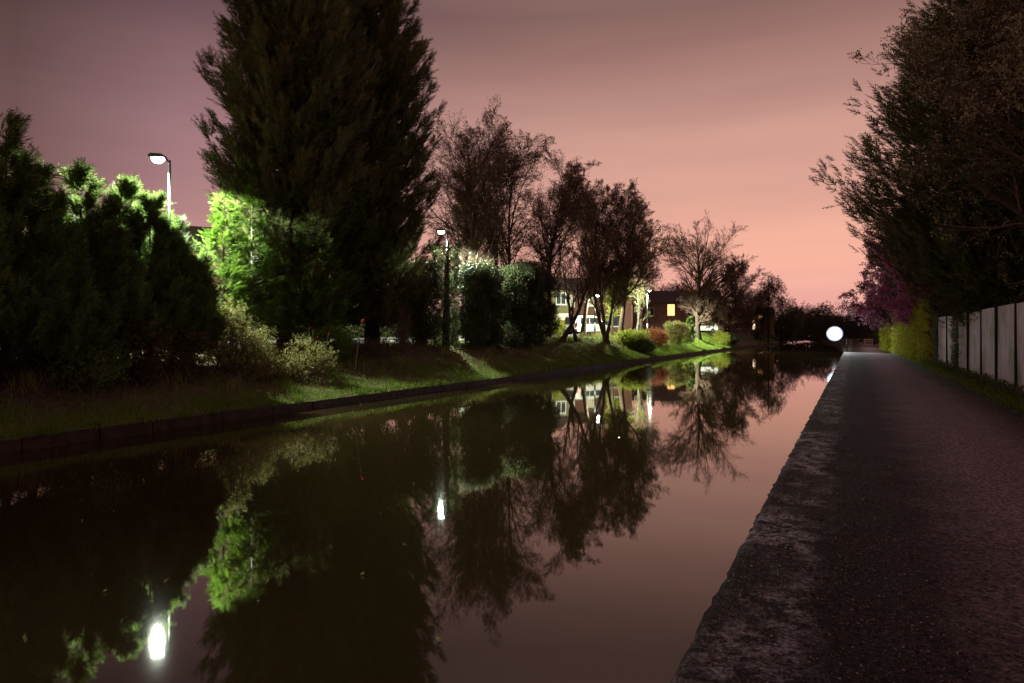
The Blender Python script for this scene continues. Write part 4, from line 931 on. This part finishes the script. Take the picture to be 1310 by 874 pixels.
V = stamp(T, np.stack([x, y, path_z(x, y) + .006], 1), np.stack([rng.normal(size=n), rng.normal(size=n), rng.normal(size=n)*.15], 1), rng.normal(size=n)*.4, rng.uniform(.012, .032, n))
tag(mesh_np('fallen_leaves', V, tri_faces(len(V)), leafmat('dead_leaf', (.05,.03,.02), (.16,.10,.06), .1, 20)), 'dead leaves and twigs littering the towpath edges', 'leaves', kind='stuff')
n = 9000; y = 6 + 40 * rng.random(n) ** 1.3; t = rng.uniform(1.8, 6, n); x = bank_x(y) - t
V = stamp(T, np.stack([x, y, ground_z(x, y) + .02], 1), np.stack([rng.normal(size=n), rng.normal(size=n), rng.normal(size=n)*.3], 1), rng.normal(size=n)*.5, rng.uniform(.04, .11, n))
tag(mesh_np('leaf_litter', V, tri_faces(len(V)), leafmat('bank_leaf', (.05,.028,.02), (.15,.09,.06), .1, 20)), 'brown leaf litter on the shaded bank slope', 'leaves', kind='stuff')

rng = np.random.default_rng(99); n = 9000
x = rng.uniform(-75, 60, n); y = 215 + 20 * rng.random(n) + np.abs(x + 10) * .1; hh = 4.6 + 1.4 * np.sin(x * .31) + 1.1 * np.sin(x * .83 + 1)
z = rng.uniform(0, 1, n) ** .8 * hh + .4
V = stamps(LS, np.stack([x, y, z], 1), rdir(n) + [0, 0, .3], rng.uniform(0, 6.28, n), rng.uniform(1.0, 2.0, n))
tag(mesh_np('far_woodland', V, tri_faces(len(V)), M['farleaf']), 'dark line of woodland across the far end of the canal', 'woodland', kind='stuff')


rng = np.random.default_rng(21); n = 16000
y = 4 + 90 * rng.random(n) ** 1.4; y = y + .25 * np.sin(y * 7) ; x = bank_x(y) - rng.uniform(-.03, .22, n); k = (np.sin(y * 1.9) + np.sin(y * 5.3 + 1) + rng.normal(size=n) * .5) > .1; x, y = x[k], y[k]
blades('edge_tufts', x, y, ground_z(x, y), rng.uniform(.06, .24, len(x)), .004 + np.hypot(x, y) * .0003, M['grass'], 'longer grass tufts leaning over the stone canal edging')
n = 5200; c_ = np.stack([rng.uniform(1.2, 5.5, 130), 8 + 60 * rng.random(130) ** 1.3], 1); k = rng.integers(0, 130, n)
x = bank_x(c_[k, 1]) - c_[k, 0] + rng.normal(size=n) * .16; y = c_[k, 1] + rng.normal(size=n) * .16
blades('bank_tufts', x, y, ground_z(x, y), rng.uniform(.15, .5, n), .006 + np.hypot(x, y) * .0004, M['olive'], 'straggly dry tufts scattered over the bank slope')
n = 150; y = 3 + 50 * rng.random(n) ** 1.5; x = rng.uniform(0, 1, n) ** .6; x = bank_x(y) * x + EX * (1 - x) - .1
V = stamp(T, np.stack([x, y, np.full(n, .004)], 1), np.stack([rng.normal(size=n), rng.normal(size=n), np.zeros(n)], 1), np.zeros(n), rng.uniform(.02, .06, n))
tag(mesh_np('floating_leaves', V, tri_faces(len(V)), M['olive']), 'few small leaves floating on the still canal water', 'leaves', kind='stuff')
